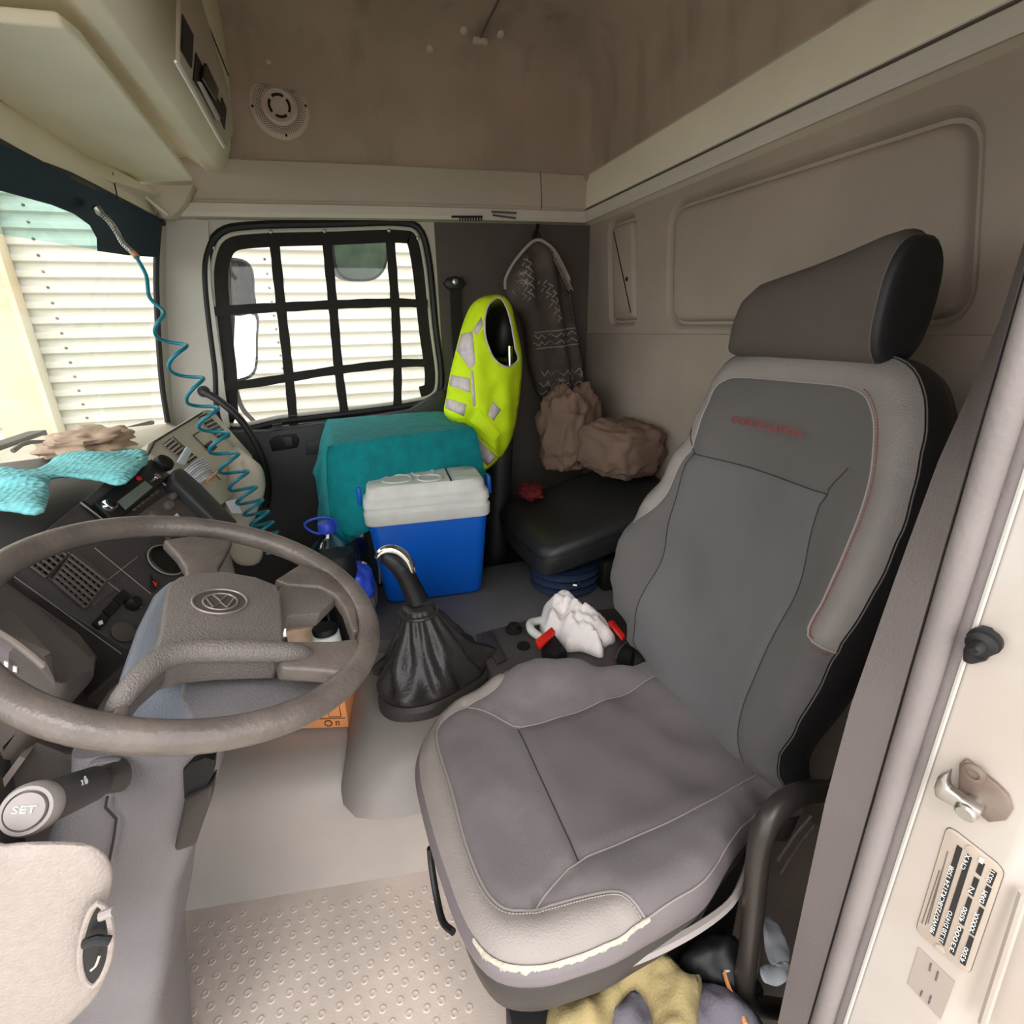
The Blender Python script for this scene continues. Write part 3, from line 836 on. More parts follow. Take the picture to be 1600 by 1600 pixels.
sub_mesh(v3, reg['insert']).build('cushion_insert', M['seat_insert'], seat, smooth=80)
MB().tube([cpt(p, .001) for p in border], .0019, 6).build('piping', M['piping'], seat)
for s_ in (farseam, nearseam): MB().tube([cpt(p, .0015) for p in s_], .0013, 6).build('seam', M['piping'], seat)
MB().tube([cpt(p, .001) for p in cross], .0012, 6).build('seam', M['seam'], seat)
# stitches beside the piping
mb = MB()
bb = cr([V((p.x, p.y, 0)) for p in border[18:]], 130)
cc = sum(co2, V((0, 0))) / len(co2)
for i in range(1, 129):
    t = (bb[i + 1] - bb[i - 1]).normalized(); nn_ = V((t.y, -t.x, 0))
    if nn_.dot(V((cc.x, cc.y, 0)) - bb[i]) > 0: nn_ = -nn_
    a = bb[i] + nn_ * .006
    p0 = cpt(V((a.x - t.x * .0018, a.y - t.y * .0018)), .0012); p1 = cpt(V((a.x + t.x * .0018, a.y + t.y * .0018)), .0012)
    mb.tube([p0, p1], .0011, 4)
mb.build('stitching', M['piping'], seat, kind='stuff')
# cushion side wall
def ringz(grow, zf):
    out = []
    n = len(co2)
    for i, p in enumerate(co2):
        t = co2[(i + 1) % n] - co2[i - 1]; nr = V((t.y, -t.x)).normalized()
        if nr.dot(p - cc) < 0: nr = -nr
        q = p + nr * grow
        out.append(V((q.x, q.y, zf(p))))
    return out
MB().loft([ringz(0, lambda p: cz(p)), ringz(.006, lambda p: cz(p) - .012), ringz(.010, lambda p: .462), ringz(.006, lambda p: .44), ringz(-.006, lambda p: .42)], cap0=False, cap1=True).build('cushion_side', M['skirt'], seat, smooth=80)
MB().loft([ringz(-.012, lambda p: .422), ringz(-.003, lambda p: .414), ringz(-.010, lambda p: .355), ringz(-.03, lambda p: .33)], cap0=True).build('base_bezel', M['bezel'], seat, smooth=60)
# torn edge: strip of bare foam under the border at the front corner
fi = [i for i in range(150)]
ta = min(fi, key=lambda i: (co2[i] - V(at(742, 1448, Z=.5)[:2])).length); tb = min(fi, key=lambda i: (co2[i] - V(at(1012, 1424, Z=.51)[:2])).length)
if ta > tb: ta, tb = tb, ta
r0 = ringz(.0008, lambda p: cz(p) + .0008); r1 = ringz(.0034, lambda p: cz(p) - .004); r2 = ringz(.0085, lambda p: cz(p) - .020)
st_ = [r0[i] for i in range(ta, tb + 1)]; 
def dense(r, n): return cr([r[i] for i in range(ta, tb + 1)], n)
n_ = 110
a_, b_, c_ = dense(r0, n_), dense(r1, n_), dense(r2, n_)
low = []
for i in range(n_):
    k = .02 + .55 * abs(noise.noise(V((i * .16, 3, 0)))) + .45 * abs(noise.noise(V((i * .45, 9, 0))))
    k *= min(1, i / 8, (n_ - 1 - i) / 5)
    low.append(b_[i].lerp(c_[i], k))
tf = MB().loft([a_, b_, low], closed=False).build('torn_foam_edge', M['foam'], seat, smooth=40)
tf['label'] = 'cream foam showing through the torn front edge'
solid(tf, .0015, 1)
ne = [i for i in range(150) if co2[i].y < .62 and .30 < co2[i].x < .62]
if ne:
    nep = [cpt(co2[i], .0005) + V((0, -.001, 0)) for i in range(min(ne), max(ne) + 1)]
    MB().tube(cr(nep, 40), .0014, 6).build('edge_seam', M['piping'], seat)
# pale lip of the base and the adjusting loop
lipp = [at(a, b, Z=z) for a, b, z in ((850, 1560, .36), (940, 1520, .37), (1020, 1487, .385), (1090, 1450, .40), (1140, 1412, .41), (1160, 1375, .42), (1170, 1340, .43))]
MB().tube(cr(lipp, 30), [.004 + .004 * math.sin(pi * i / 29) for i in range(30)], 6).build('base_lip', M['piping'], seat)
lp = [at(a, b, Z=z) for a, b, z in ((672, 1325, .40), (674, 1350, .37), (682, 1400, .34), (692, 1440, .33), (708, 1456, .34))]
MB().tube(cr(lp, 20), .006, 8).build('height_lever', M['black'], seat)
# pedestal under the seat
MB().loft([[V((x, y, 0)) for x, y in ((.20, .55), (.66, .55), (.66, .86), (.20, .86))], [V((x, y, .20)) for x, y in ((.20, .55), (.66, .55), (.66, .86), (.20, .86))], [V((x, y, .34)) for x, y in ((.16, .50), (.68, .52), (.68, .90), (.16, .90))]]).build('suspension_base', M['seat_side'], seat, bevel=.01)

# ---- backrest
REC = math.radians(11)
BN = V((-math.cos(REC), 0, math.sin(REC))); BU = V((0, -1, 0)); BV = V((math.sin(REC), 0, math.cos(REC)))
BO = V((.655, .72, .50))
def b2(px, py, d=0):
    p = at(px, py, P=BO + BN * d, N=BN); q = p - BO
    return V((q.dot(BU), q.dot(BV)))
bo = [((1000, 1034), .0), ((972, 985), .06), ((950, 935), .10), ((946, 895), .115), ((957, 845), .11), ((988, 795), .095), ((1035, 722), .07), ((1072, 660), .045), ((1097, 605), .03), ((1122, 566), .02), ((1163, 548), .015), ((1230, 546), .015), ((1300, 548), .015), ((1375, 555), .015), ((1410, 574), .015), ((1427, 612), .015), ((1430, 660), .02), ((1420, 720), .025), ((1403, 795), .03), ((1374, 872), .04), ((1340, 940), .045), ((1289, 1021), .05), ((1246, 1106), .045), ((1205, 1176), .03), ((1200, 1202), .02), ((1203, 1238), .0)]
bpts = [b2(a, b, d) for (a, b), d in bo]
bctrl = [(p, d) for p, (_, d) in zip(bpts, bo)]
bco = [V((p.x, p.y)) for p in cr([V((p.x, p.y, 0)) for p in bpts + [b2(1100, 1150, 0)]], 150, True)]
for px, d in (((1180, 800), .0), ((1150, 900), .002), ((1120, 1000), .004), ((1200, 700), .004), ((1100, 1080), .0), ((1250, 640), .01), ((1090, 900), .008), ((1230, 900), .006)):
    bctrl.append((b2(*px, d), d))
def bpl(px, d=.01, n=None):
    if isinstance(d, (int, float)): d = [d] * len(px)
    l = [b2(a, b, k) for (a, b), k in zip(px, d)]
    return [V((p.x, p.y)) for p in cr([V((p.x, p.y, 0)) for p in l], n or len(px) * 4)]
binner = bpl(((986, 816), (1018, 792), (1058, 735), (1084, 683), (1100, 640), (1114, 610), (1130, 595), (1155, 589), (1250, 596), (1310, 602), (1340, 612), (1354, 630), (1361, 668), (1357, 740), (1340, 802), (1313, 870), (1285, 928), (1263, 968), (1258, 990), (1268, 1005), (1289, 1021)), [.095, .085, .06, .045, .035, .025, .02, .018, .016, .016, .018, .018, .022, .026, .032, .038, .042, .045, .047, .05, .05])
bl = bpl(((1098, 710), (1076, 780), (1041, 880), (1016, 970), (1006, 1010), (1008, 1040)), [.015, .02, .03, .02, .012, 0])
br = bpl(((1290, 772), (1256, 870), (1226, 960), (1192, 1042), (1166, 1100), (1157, 1150), (1166, 1195)), [.012, .014, .014, .012, .010, .006, 0])
bx = bpl(((1098, 710), (1160, 728), (1230, 752), (1290, 772)), .012)
bx2 = bpl(((1091, 672), (1098, 710)), .016, 6); bx3 = bpl(((1290, 772), (1328, 732)), .014, 6)
bseams = [bl, br, bx, bx2, bx3]
def bd(p):
    z = idw(bctrl, p)
    d = poly_d(p, bco, True)
    if d < .03:
        k = 1 - d / .03; z -= .020 * k * k
    for s_ in bseams + [binner]:
        dd = poly_d(p, s_)
        if dd < .022: z -= .005 * math.exp(-(dd / .007) ** 2)
    return z
def bpt(p, off=0): return BO + BU * p.x + BV * p.y + BN * (bd(p) + off)
vs, tr = cdt(bco, [binner] + bseams, .014)
v3 = [bpt(p) for p in vs]
ia = min(range(150), key=lambda i: (bco[i] - binner[0]).length); ib = min(range(150), key=lambda i: (bco[i] - binner[-1]).length)
lo = bco[ia:ib + 1] if ia < ib else bco[ib:ia + 1]
lpoly = list(lo) + (binner[::-1] if ia < ib else binner)
ipoly = bl + br[::-1] + bx[::-1]
reg = {'light': [], 'insert': [], 'main': []}
for f, c in tr:
    reg['light' if inside(c, lpoly) else 'insert' if inside(c, ipoly) else 'main'].append(f)
sub_mesh(v3, reg['main']).build('backrest', M['back_dark'], seat, smooth=80)
sub_mesh(v3, reg['light']).build('backrest_border', M['back_light'], seat, smooth=80)['label'] = 'light grey leatherette border of the backrest'
sub_mesh(v3, reg['insert']).build('backrest_insert', M['back_insert'], seat, smooth=80)
MB().tube([bpt(p, .001) for p in binner], .0018, 6).build('piping', M['piping'], seat)
for s_ in bseams: MB().tube([bpt(p, .0008) for p in s_], .0011, 6).build('seam', M['seam'], seat)
bcc = sum(bco, V((0, 0))) / len(bco)
mb = MB()
bb = cr([V((p.x, p.y, 0)) for p in binner[50:]], 90)
for i in range(1, 89):
    t = (bb[i + 1] - bb[i - 1]).normalized(); nn_ = V((t.y, -t.x, 0))
    if nn_.dot(V((bcc.x, bcc.y, 0)) - bb[i]) > 0: nn_ = -nn_
    a = bb[i] + nn_ * .007
    mb.tube([bpt(V((a.x - t.x * .0017, a.y - t.y * .0017)), .001), bpt(V((a.x + t.x * .0017, a.y + t.y * .0017)), .001)], .0009, 4)
mb.build('red_stitching', M['red_thread'], seat, kind='stuff')
def bring(grow, df):
    out = []; n = len(bco)
    for i, p in enumerate(bco):
        t = bco[(i + 1) % n] - bco[i - 1]; nr = V((t.y, -t.x)).normalized()
        if nr.dot(p - bcc) < 0: nr = -nr
        q = p + nr * grow
        out.append(BO + BU * q.x + BV * q.y + BN * df(p))
    return out
MB().loft([bring(0, lambda p: bd(p)), bring(.004, lambda p: bd(p) - .012), bring(.004, lambda p: -.05), bring(-.004, lambda p: -.085), bring(-.03, lambda p: -.105), bring(-.08, lambda p: -.11)], cap0=False).build('backrest_side', M['seat_side'], seat, smooth=60)
MB().tube(bring(.0025, lambda p: bd(p) - .002), .0012, 6, closed=True).build('edge_piping', M['bpillar'], seat)
# lettering on the backrest
A = b2(1152, 664, .006); B_ = b2(1262, 690, .006)
xd = BU * (B_.x - A.x) + BV * (B_.y - A.y)
yd = BN.cross(xd).normalized()
text_mesh('lettering', 'CONSTELLATION', .020, bpt(A, .0022), xd, yd, BN, 'red_thread', seat, .0004, width=xd.length)['label'] = 'red embroidered lettering'
# ---- headrest: a soft bolster lying across the top, black ends
def hring(y, cx, cz_, rx, rz, n=28, sq=2.6):
    out = []
    for j in range(n):
        a = 2 * pi * j / n; ca, sa = math.cos(a), math.sin(a)
        out.append(V((cx + rx * math.copysign(abs(ca) ** (2 / sq), ca) + .06 * rz * math.copysign(abs(sa) ** (2 / sq), sa), y, cz_ + rz * math.copysign(abs(sa) ** (2 / sq), sa))))
    return out
hc = at(1413, 462, Y=.600)
hb_ = at(1300, 562, P=BO, N=BN).z
hl = [(.600, .092), (.612, .097), (.64, .095), (.70, .087), (.76, .080), (.82, .0745), (.865, .070), (.895, .060), (.912, .044), (.918, .02)]
rings = []
for y, rz in hl:
    k = min(1, max(0, (y - .85) / .07))
    rings.append(hring(y, hc.x - .01 * k, hb_ - .006 + .075 + (rz - .075) * .9, .055 * (1 - .5 * k * k), rz))
hr = MB().loft(rings, cap0=True).build('headrest', M['headrest'], seat, smooth=60)
e0 = rings[0]
ec = sum(e0, V((0, 0, 0))) / len(e0)
ends = [[ec + (p - ec) * k + V((0, dy, 0)) for p in e0] for k, dy in ((1.0, .001), (.99, -.008), (.9, -.014), (.6, -.016))]
MB().loft(ends, cap0=False).build('end_panel', M['seat_side'], hr, smooth=60)
MB().tube([p + V((0, -.001, 0)) for p in e0], .0012, 6, closed=True).build('piping', M['bpillar'], hr)

# ================================================================== GRAB BARS
gb = [at(a, b, Y=y) for a, b, y in ((1320, 1238, .43), (1275, 1236, .42), (1240, 1245, .41), (1210, 1268, .405), (1192, 1300, .40), (1183, 1350, .40), (1177, 1420, .40), (1170, 1490, .40), (1164, 1535, .40), (1168, 1560, .40), (1190, 1572, .405), (1250, 1580, .41), (1300, 1585, .42))]
bar = thing('grab_bar', gb[6], 'bent black tubular grab bar between driver seat and door jamb', 'grab bar')
MB().tube(cr(gb, 70), .0165, 16).build('tube', M['bar'], bar, smooth=80)
MB().revolve([(.026, 0), (.026, .006), (.018, .01)], gb[0] + V((.0, 0, 0)), (-1, 0, 0), 18).build('end_flange', M['black'], bar)
# two thin cables behind the bar
for i, (a, b) in enumerate((((1268, 1275), (1215, 1345)), ((1272, 1290), (1220, 1365)))):
    tag(MB().tube([at(*a, Y=.47), at((a[0] + b[0]) / 2, (a[1] + b[1]) / 2 - 4, Y=.465), at(*b, Y=.46)], .0025, 6).build('seat_cable', M['bpillar']), ('upper' if i == 0 else 'lower') + ' of two thin grey cables behind the black grab bar', 'cable', 'cables by the seat')
gh = [at(a, b, Y=y) for a, b, y in ((318, 612, 2.10), (345, 628, 2.06), (375, 655, 2.03), (398, 690, 2.02), (414, 730, 2.03), (419, 765, 2.06), (416, 790, 2.1))]
gp = thing('passenger_grab_handle', gh[3], 'black curved grab handle arching from pillar to dash, passenger side', 'grab handle')
MB().tube(cr(gh, 40), .013, 12).build('grip', M['rubber'], gp, smooth=80)
MB().revolve([(.02, 0), (.02, .01)], gh[0], (0, 1, 0), 14).build('mount', M['rubber'], gp)

# ================================================================== WINDOW NET
net = thing('window_net', at(520, 650, Y=YW - .01), 'black webbing net fixed over the passenger window with rivets', 'window net')
def ribbon(pts, wd, nd, nm, th=.003, n=24):
    c = cr(pts, n); mb = MB(); rings = []
    nd = V(nd)
    for i, p in enumerate(c):
        t = (c[min(i + 1, n - 1)] - c[max(i - 1, 0)]).normalized()
        s_ = t.cross(nd).normalized() * (wd / 2) * (1 + .06 * math.sin(i * 1.7))
        q = p + nd * (.0015 * math.sin(i * .9))
        rings.append([q - s_, q + s_, q + s_ + nd * th, q - s_ + nd * th])
    return mb.loft(rings).build(nm, M['net'], net, smooth=40)
YN = YW + .004
fr_o = inset(.024, YN); fr_i = inset(.070, YN)
nfr = len(fr_o)
# border of the net: left, top and right sides only (open along the sill)
sel = [i for i in range(nfr) if not (fr_o[i].z < at(600, 625, Y=YW).z and -.40 < fr_o[i].x)]
k0 = next(i for i in range(nfr) if i in sel and (i - 1) % nfr not in sel)
order = [];
i = k0
while i % nfr in sel and len(order) < nfr: order.append(i % nfr); i += 1
MB().loft([[fr_o[i] for i in order], [fr_i[i] for i in order], [fr_i[i] + V((0, -.004, 0)) for i in order], [fr_o[i] + V((0, -.004, 0)) for i in order], [fr_o[i] for i in order]], closed=False).build('border', M['net'], net, smooth=40)
YS = YW + .0
for px in (((427, 364), (430, 390), (439, 477), (451, 582), (459, 664)), ((509, 362), (511, 380), (520, 475), (529, 577), (539, 650)), ((608, 361), (610, 380), (617, 472), (621, 569), (621, 634))):
    ribbon([at(a, b, Y=YS) for a, b in px], .034, (0, -1, 0), 'vertical_strap')
for px in (((334, 487), (380, 483), (441, 480), (520, 476), (617, 473), (668, 475)), ((338, 606), (395, 599), (451, 590), (529, 578), (621, 568), (675, 567))):
    ribbon([at(a, b, Y=YS - .004) for a, b in px], .032, (0, -1, 0), 'horizontal_strap')
for a, b in ((334, 387), (423, 362), (507, 361), (608, 360), (653, 372), (667, 476), (671, 567), (325, 485), (338, 603)):
    MB().revolve([(.007, 0), (.007, .002), (.003, .005)], at(a, b, Y=YN - .006), (0, -1, 0), 10).build('rivet', M['steel'], net)

# ================================================================== OUTSIDE MIRRORS
def mirror_head(t, px, y, mt, depth=.05, tilt=0.0):
    pts = cr([at(a, b, Y=y) for a, b in px], 40, True)
    c = sum(pts, V((0, 0, 0))) / len(pts)
    def sh(p, k=1.0):
        q = c + (p - c) * k
        return V((q.x, q.y + (q.x - c.x) * tilt, q.z))
    hs = MB().loft([[sh(p, 1.0) for p in pts], [sh(p, 1.10) + V((0, .006, 0)) for p in pts], [sh(p, 1.06) + V((-.02, depth, 0)) for p in pts], [sh(p, .8) + V((-.03, depth * 1.2, 0)) for p in pts]], cap0=False).build('housing', M['black'], t, smooth=50)
    MB().add([sh(p) + V((0, .002, 0)) for p in pts], [tuple(range(40))]).build('glass', M[mt], hs, smooth=0)
dm = thing('door_mirror', at(365, 590, Y=2.42), 'tall two-pane passenger door mirror on a grey tubular arm', 'mirror')
mirror_head(dm, ((347, 412), (360, 406), (382, 410), (392, 425), (394, 455), (393, 476), (350, 478), (343, 450)), 2.42, 'mirror', tilt=.35)
mirror_head(dm, ((345, 494), (370, 494), (394, 492), (396, 530), (394, 580), (370, 592), (352, 590), (347, 550)), 2.42, 'mirror', tilt=1.3)
MB().tube(cr([at(a, b, Y=y) for a, b, y in ((345, 380, 2.25), (354, 395, 2.34), (360, 440, 2.38), (364, 480, 2.40), (362, 560, 2.40), (375, 630, 2.36), (400, 662, 2.25))], 30), .009, 8).build('arm', M['bpillar'], dm)
km = thing('kerb_mirror', at(562, 436, Y=2.40), 'kerb mirror with painted green reflection at the top of passenger window', 'mirror')
mirror_head(km, ((524, 362), (560, 360), (598, 362), (604, 385), (600, 415), (585, 432), (560, 436), (538, 432), (526, 415), (522, 385)), 2.40, 'mirror_tree_tint', tilt=.2)
MB().tube([at(560, 365, Y=2.43), V((at(560, 365, Y=2.43).x, 2.40, 1.76)), V((at(560, 365, Y=2.43).x, 2.19, 1.80))], .012, 8).build('bracket', M['black'], km)

# ================================================================== SPEAKER
SPK = .84
sp = at(437, 168, Y=2.168)
spk = thing('roof_speaker', sp + V((0, 0, -.1)), 'round beige speaker grille on the upper side lining', 'speaker')
ax = V((.02, -1, .06)).normalized()
MB().revolve([(r * SPK, h) for r, h in ((.112, 0), (.112, .004), (.105, .010), (.09, .012), (.066, .010), (.062, .013), (.055, .016), (.045, .012), (.03, .011), (.0, .012))], sp, ax, 48).build('grille', M['grill'], spk, smooth=50)
u_ = ax.orthogonal().normalized(); u_ = V((1, 0, 0)); u_ = (u_ - ax * u_.dot(ax)).normalized(); w_ = ax.cross(u_)
mb = MB()
for ri in range(5):
    r = (.069 + ri * .0058) * SPK
    n = 56
    for j in range(n):
        a = 2 * pi * (j + .5 * (ri % 2)) / n
        c = sp + (u_ * math.cos(a) + w_ * math.sin(a)) * r + ax * .0112
        mb.revolve([(.0017, 0), (.0017, .0012)], c, ax, 5)
mb.build('grille_holes', M['dark'], spk, kind='stuff', smooth=0)
for k in range(4):
    a0 = pi / 4 + k * pi / 2 + .16 + .12; a1 = a0 + pi / 2 - .42
    MB().tube([sp + (u_ * math.cos(a0 + (a1 - a0) * i / 8) + w_ * math.sin(a0 + (a1 - a0) * i / 8)) * .037 * SPK + ax * .0125 for i in range(9)], .0042, 6).build('centre_slot', M['dark'], spk)
for k in range(4):
    a = .1 + k * pi / 2
    MB().revolve([(.004, 0), (.004, .0015)], sp + (u_ * math.cos(a) + w_ * math.sin(a)) * .098 * SPK + ax * .0105, ax, 10).build('screw', M['dark'], spk)
# roof cable with its clip
rc = thing('roof_cable', at(750, 65, Z=2.2), 'thin dark cable clipped to the headliner', 'cable')
pA = at(750, 62, Z=2.185)
MB().tube(cr([pA, at(763, 32, Z=2.205), at(779, 0, Z=2.215), at(800, -60, Z=2.222)], 14), .004, 6).build('wire', M['bpillar'], rc)
MB().box(pA + V((0, 0, -.004)), (.05, .022, .016)).build('clip', M['grill'], rc, bevel=.004)

# small dark comb and wires tucked behind the ledge
cb = thing('hair_comb', at(735, 345, Y=2.14), 'small dark comb tucked under the ledge right of window', 'comb')
MB().prism([at(a, b, Y=2.138) for a, b in ((706, 337), (754, 337), (754, 340), (706, 340))], (0, .006, 0)).build('spine', M['black'], cb)
for i in range(9):
    x = 718 + i * 4.2
    MB().prism([at(x, 339, Y=2.138), at(x + 1.8, 339, Y=2.138), at(x + 1.8, 345, Y=2.138), at(x, 345, Y=2.138)], (0, .005, 0)).build('tooth', M['black'], cb, smooth=0)
for i, ln in enumerate((((768, 331), (790, 332), (807, 333)), ((770, 336), (790, 339), (806, 341)))):
    tag(MB().tube([at(a, b, Y=2.136) for a, b in ln], .0035, 6).build('pen', M['bpillar']), ('upper' if i == 0 else 'lower') + ' of two thin dark pens tucked in the ledge beside the comb', 'pen', 'pens in the ledge')

# ================================================================== SEAT BELT, JACKET, VEST
sb = thing('seat_belt', at(715, 640, Y=2.16), 'black passenger seat belt with bolted top guide on dark side panel', 'seat belt')
MB().prism([at(a, b, Y=2.165) for a, b in ((694, 443), (700, 434), (712, 431), (724, 435), (729, 444), (722, 452), (702, 452))], (0, .03, 0)).build('top_guide', M['black'], sb, bevel=.004)
MB().revolve([(.011, 0), (.011, .006), (.005, .008)], at(711, 440, Y=2.164), (0, -1, 0), 14).build('bolt', M['steel'], sb)
MB().prism([at(a, b, Y=2.172) for a, b in ((703, 446), (721, 446), (727, 640), (712, 640))], (0, .004, 0)).build('webbing', M['net'], sb)

def sheet(outline, y_fn, name, material, parent=None, h=.02, thick=.004, holes=(), regions=(), wr=(0, 1), plane='Y', seed=0, label=None, cat=None, extra=None):
    """hanging cloth traced in the XZ plane; y_fn(x,z) gives its depth. regions: (name, px polygon, material)"""
    pass

def cloth(px, base, axis, depth, name, material, parent=None, h=.018, thick=.004, holes=(), regs=(), nseg=90, smooth_outline=True, label=None, cat=None):
    """cloth traced as a photo outline on a plane (axis = base), pushed along that axis by depth(p) -> real folded surface"""
    kw = {axis: base}
    def to2(l, n):
        q = [at(a, b, **kw) for a, b in l]
        if n: q = cr(q, n, True)
        if axis == 'Y': return [V((p.x, p.z)) for p in q]
        if axis == 'X': return [V((p.y, p.z)) for p in q]
        return [V((p.x, p.y)) for p in q]
    ol = to2(px, nseg)
    hl = [to2(h_, 30) for h_ in holes]
    rg = [(nm, to2(r_, 0), mt) for nm, r_, mt in regs]
    lines = [r_ + [r_[0]] for _, r_, _ in rg]
    vs, tr = cdt(ol, lines + [h_ + [h_[0]] for h_ in hl], h, hl)
    def to3(p):
        d = depth(p, ol)
        if axis == 'Y': return V((p.x, base + d, p.y))
        if axis == 'X': return V((base + d, p.x, p.y))
        return V((p.x, p.y, base + d))
    v3 = [to3(p) for p in vs]
    groups = {None: []}
    for f, c in tr:
        for i, (nm, r_, mt) in enumerate(rg):
            if inside(c, r_): groups.setdefault(i, []).append(f); break
        else: groups[None].append(f)
    o = sub_mesh(v3, groups[None]).build(name, material, parent, smooth=80, label=label, cat=cat)
    solid(o, thick, 0)
    for i, (nm, r_, mt) in enumerate(rg):
        if groups.get(i):
            q = sub_mesh(v3, groups[i]).build(nm, mt, parent or o, smooth=80); solid(q, thick * 1.15, 0)
    return o, to3, ol

# patterned knitted jacket on a hook
jk = thing('knitted_jacket', at(838, 372, Y=2.08) + V((0, 0, -.7)), 'dark patterned knitted jacket hanging from a hook in the corner', 'jacket')
def jd(p, ol):
    e = poly_d(p, ol, True)
    return -.07 * (1 - math.exp(-e / .05)) + .022 * math.sin(p.x * 62 + 2.2 * math.sin(p.y * 5)) * min(1, e / .03) + .012 * fbm((p.x, p.y, 1), 9)
jpx = ((838, 374), (850, 378), (866, 392), (884, 425), (891, 436), (889, 448), (894, 490), (905, 545), (913, 600), (917, 640), (885, 648), (852, 628), (834, 600), (824, 560), (818, 510), (806, 482), (792, 458), (788, 438), (800, 412), (822, 386))
bands = [('pattern_band', [(a, b) for a, b in q], M['knit_light']) for q in (
    ((795, 440), (812, 425), (822, 445), (820, 470), (806, 474)),
    ((838, 445), (841, 445), (864, 503), (860, 506)),
    ((828, 528), (898, 520), (899, 524), (829, 533)),
    ((830, 540), (900, 531), (901, 534), (831, 543)),
    ((860, 590), (872, 585), (874, 592), (862, 600)),
    ((880, 585), (892, 582), (894, 592), (882, 596)),
    ((838, 610), (880, 612), (879, 616), (840, 614)))]
_, jto3, jol = cloth(jpx, 2.12, 'Y', jd, 'jacket_body', M['knit_dark'], jk, h=.022, thick=.008)
mb = MB()
def jthread(l, r=.0026):
    q = [at(a, b, Y=2.12) for a, b in l]
    q = [V((p.x, p.z)) for p in cr(q, max(6, len(q) * 2))]
    q = [p for p in q if inside(p, jol)]
    if len(q) > 2: mb.tube([jto3(p) + V((0, -.0055, 0)) for p in q], r, 4)
for y0, amp, x0, x1, sl in ((527, 3, 828, 900, -.12), (538, 3, 828, 902, -.12), (612, 4, 838, 912, .02), (600, 3, 838, 912, -.05), (583, 4, 838, 908, -.08), (632, 3, 850, 914, .0)):
    l = []; x = x0; k = 0
    while x < x1:
        l.append((x, y0 + (x - x0) * sl + (amp if k % 2 else -amp))); x += 6; k += 1
    for i in range(len(l) - 1): jthread((l[i], l[i + 1]), .0022)
for y0 in (520, 545):
    jthread([(828 + i * 12, y0 - i * 1.4) for i in range(7)])
for x0, y0, x1, y1 in ((838, 440, 864, 505), (845, 440, 870, 500), (812, 400, 815, 470), (818, 405, 820, 472)):
    n_k = 11
    for i in range(n_k):
        t = i / n_k; a0 = (x0 + (x1 - x0) * t, y0 + (y1 - y0) * t)
        jthread((a0, (a0[0] + (5 if i % 2 else -3), a0[1] + 5)), .0022)
for cx_, cy_ in ((866, 592), (886, 588), (852, 598), (902, 584), (806, 440), (803, 455), (809, 462), (812, 445), (808, 430)):
    for k in range(3):
        a = k * pi / 3
        jthread(((cx_ - 5 * math.cos(a), cy_ - 5 * math.sin(a)), (cx_ + 5 * math.cos(a), cy_ + 5 * math.sin(a))), .0020)
for i in range(12):
    t = i / 11
    jthread(((868 + 22 * t, 405 + 40 * t), (872 + 20 * t, 412 + 40 * t)), .0022)
    jthread(((884 + 10 * t, 448 + 72 * t), (888 + 11 * t, 452 + 72 * t)), .0020)
pt_ = mb.build('pattern_threads', M['knit_light'], jk, kind='stuff')
MB().tube(cr([at(a, b, Y=2.075) for a, b in ((790, 452), (790, 436), (802, 412), (822, 387), (838, 375), (852, 379), (868, 394), (885, 426), (890, 437))], 40), .006, 8).build('pale_edge', M['knit_light'], jk)
mb = MB()
for i in range(22):
    t = i / 21
    x = 862 - 0 + (30) * t; y = 392 + 62 * t
    mb.tube([at(x - 4, y, Y=2.068), at(x, y - 4, Y=2.066), at(x + 4, y, Y=2.068)], .0022, 4)
mb.build('zigzag_stitch', M['knit_light'], jk, kind='stuff')
hk = thing('coat_hook', at(838, 372, Y=2.15), 'small black coat hook above the knitted jacket', 'hook')
MB().tube(cr([at(840, 352, Y=2.19), at(838, 362, Y=2.15), at(837, 372, Y=2.12), at(841, 376, Y=2.10)], 12), .007, 8).build('prong', M['black'], hk)
MB().tube(cr([at(836, 360, Y=2.14), at(832, 372, Y=2.10), at(838, 378, Y=2.09), at(844, 372, Y=2.10), at(840, 360, Y=2.14)], 14), .003, 6).build('loop', M['net'], hk)

# upright folded seat back that wears the vest
ub = thing('upright_seat_back', (.55, 1.965, 0), 'black upright seat back wearing the yellow vest', 'seat')
def ubr(z, rx, ry, cx): return [V((cx + rx * math.copysign(abs(math.cos(a)) ** .7, math.cos(a)), 1.965 + ry * math.copysign(abs(math.sin(a)) ** .6, math.sin(a)), z)) for a in [2 * pi * j / 24 for j in range(24)]]
MB().loft([ubr(.0, .05, .14, .50), ubr(.6, .055, .14, .55), ubr(1.0, .05, .14, .58), ubr(1.12, .045, .13, .59), ubr(1.16, .03, .11, .59)]).build('backrest', M['seat_side'], ub, smooth=60)
MB().loft([ubr(1.18, .03, .08, .60), ubr(1.20, .05, .10, .60), ubr(1.28, .05, .11, .605), ubr(1.33, .04, .10, .61), ubr(1.355, .02, .07, .61)]).build('headrest', M['rubber'], ub, smooth=60)
MB().tube([V((.60, 1.84, 1.10)), V((.605, 1.85, 1.22))], .012, 10).build('headrest_post', M['chrome'], ub)

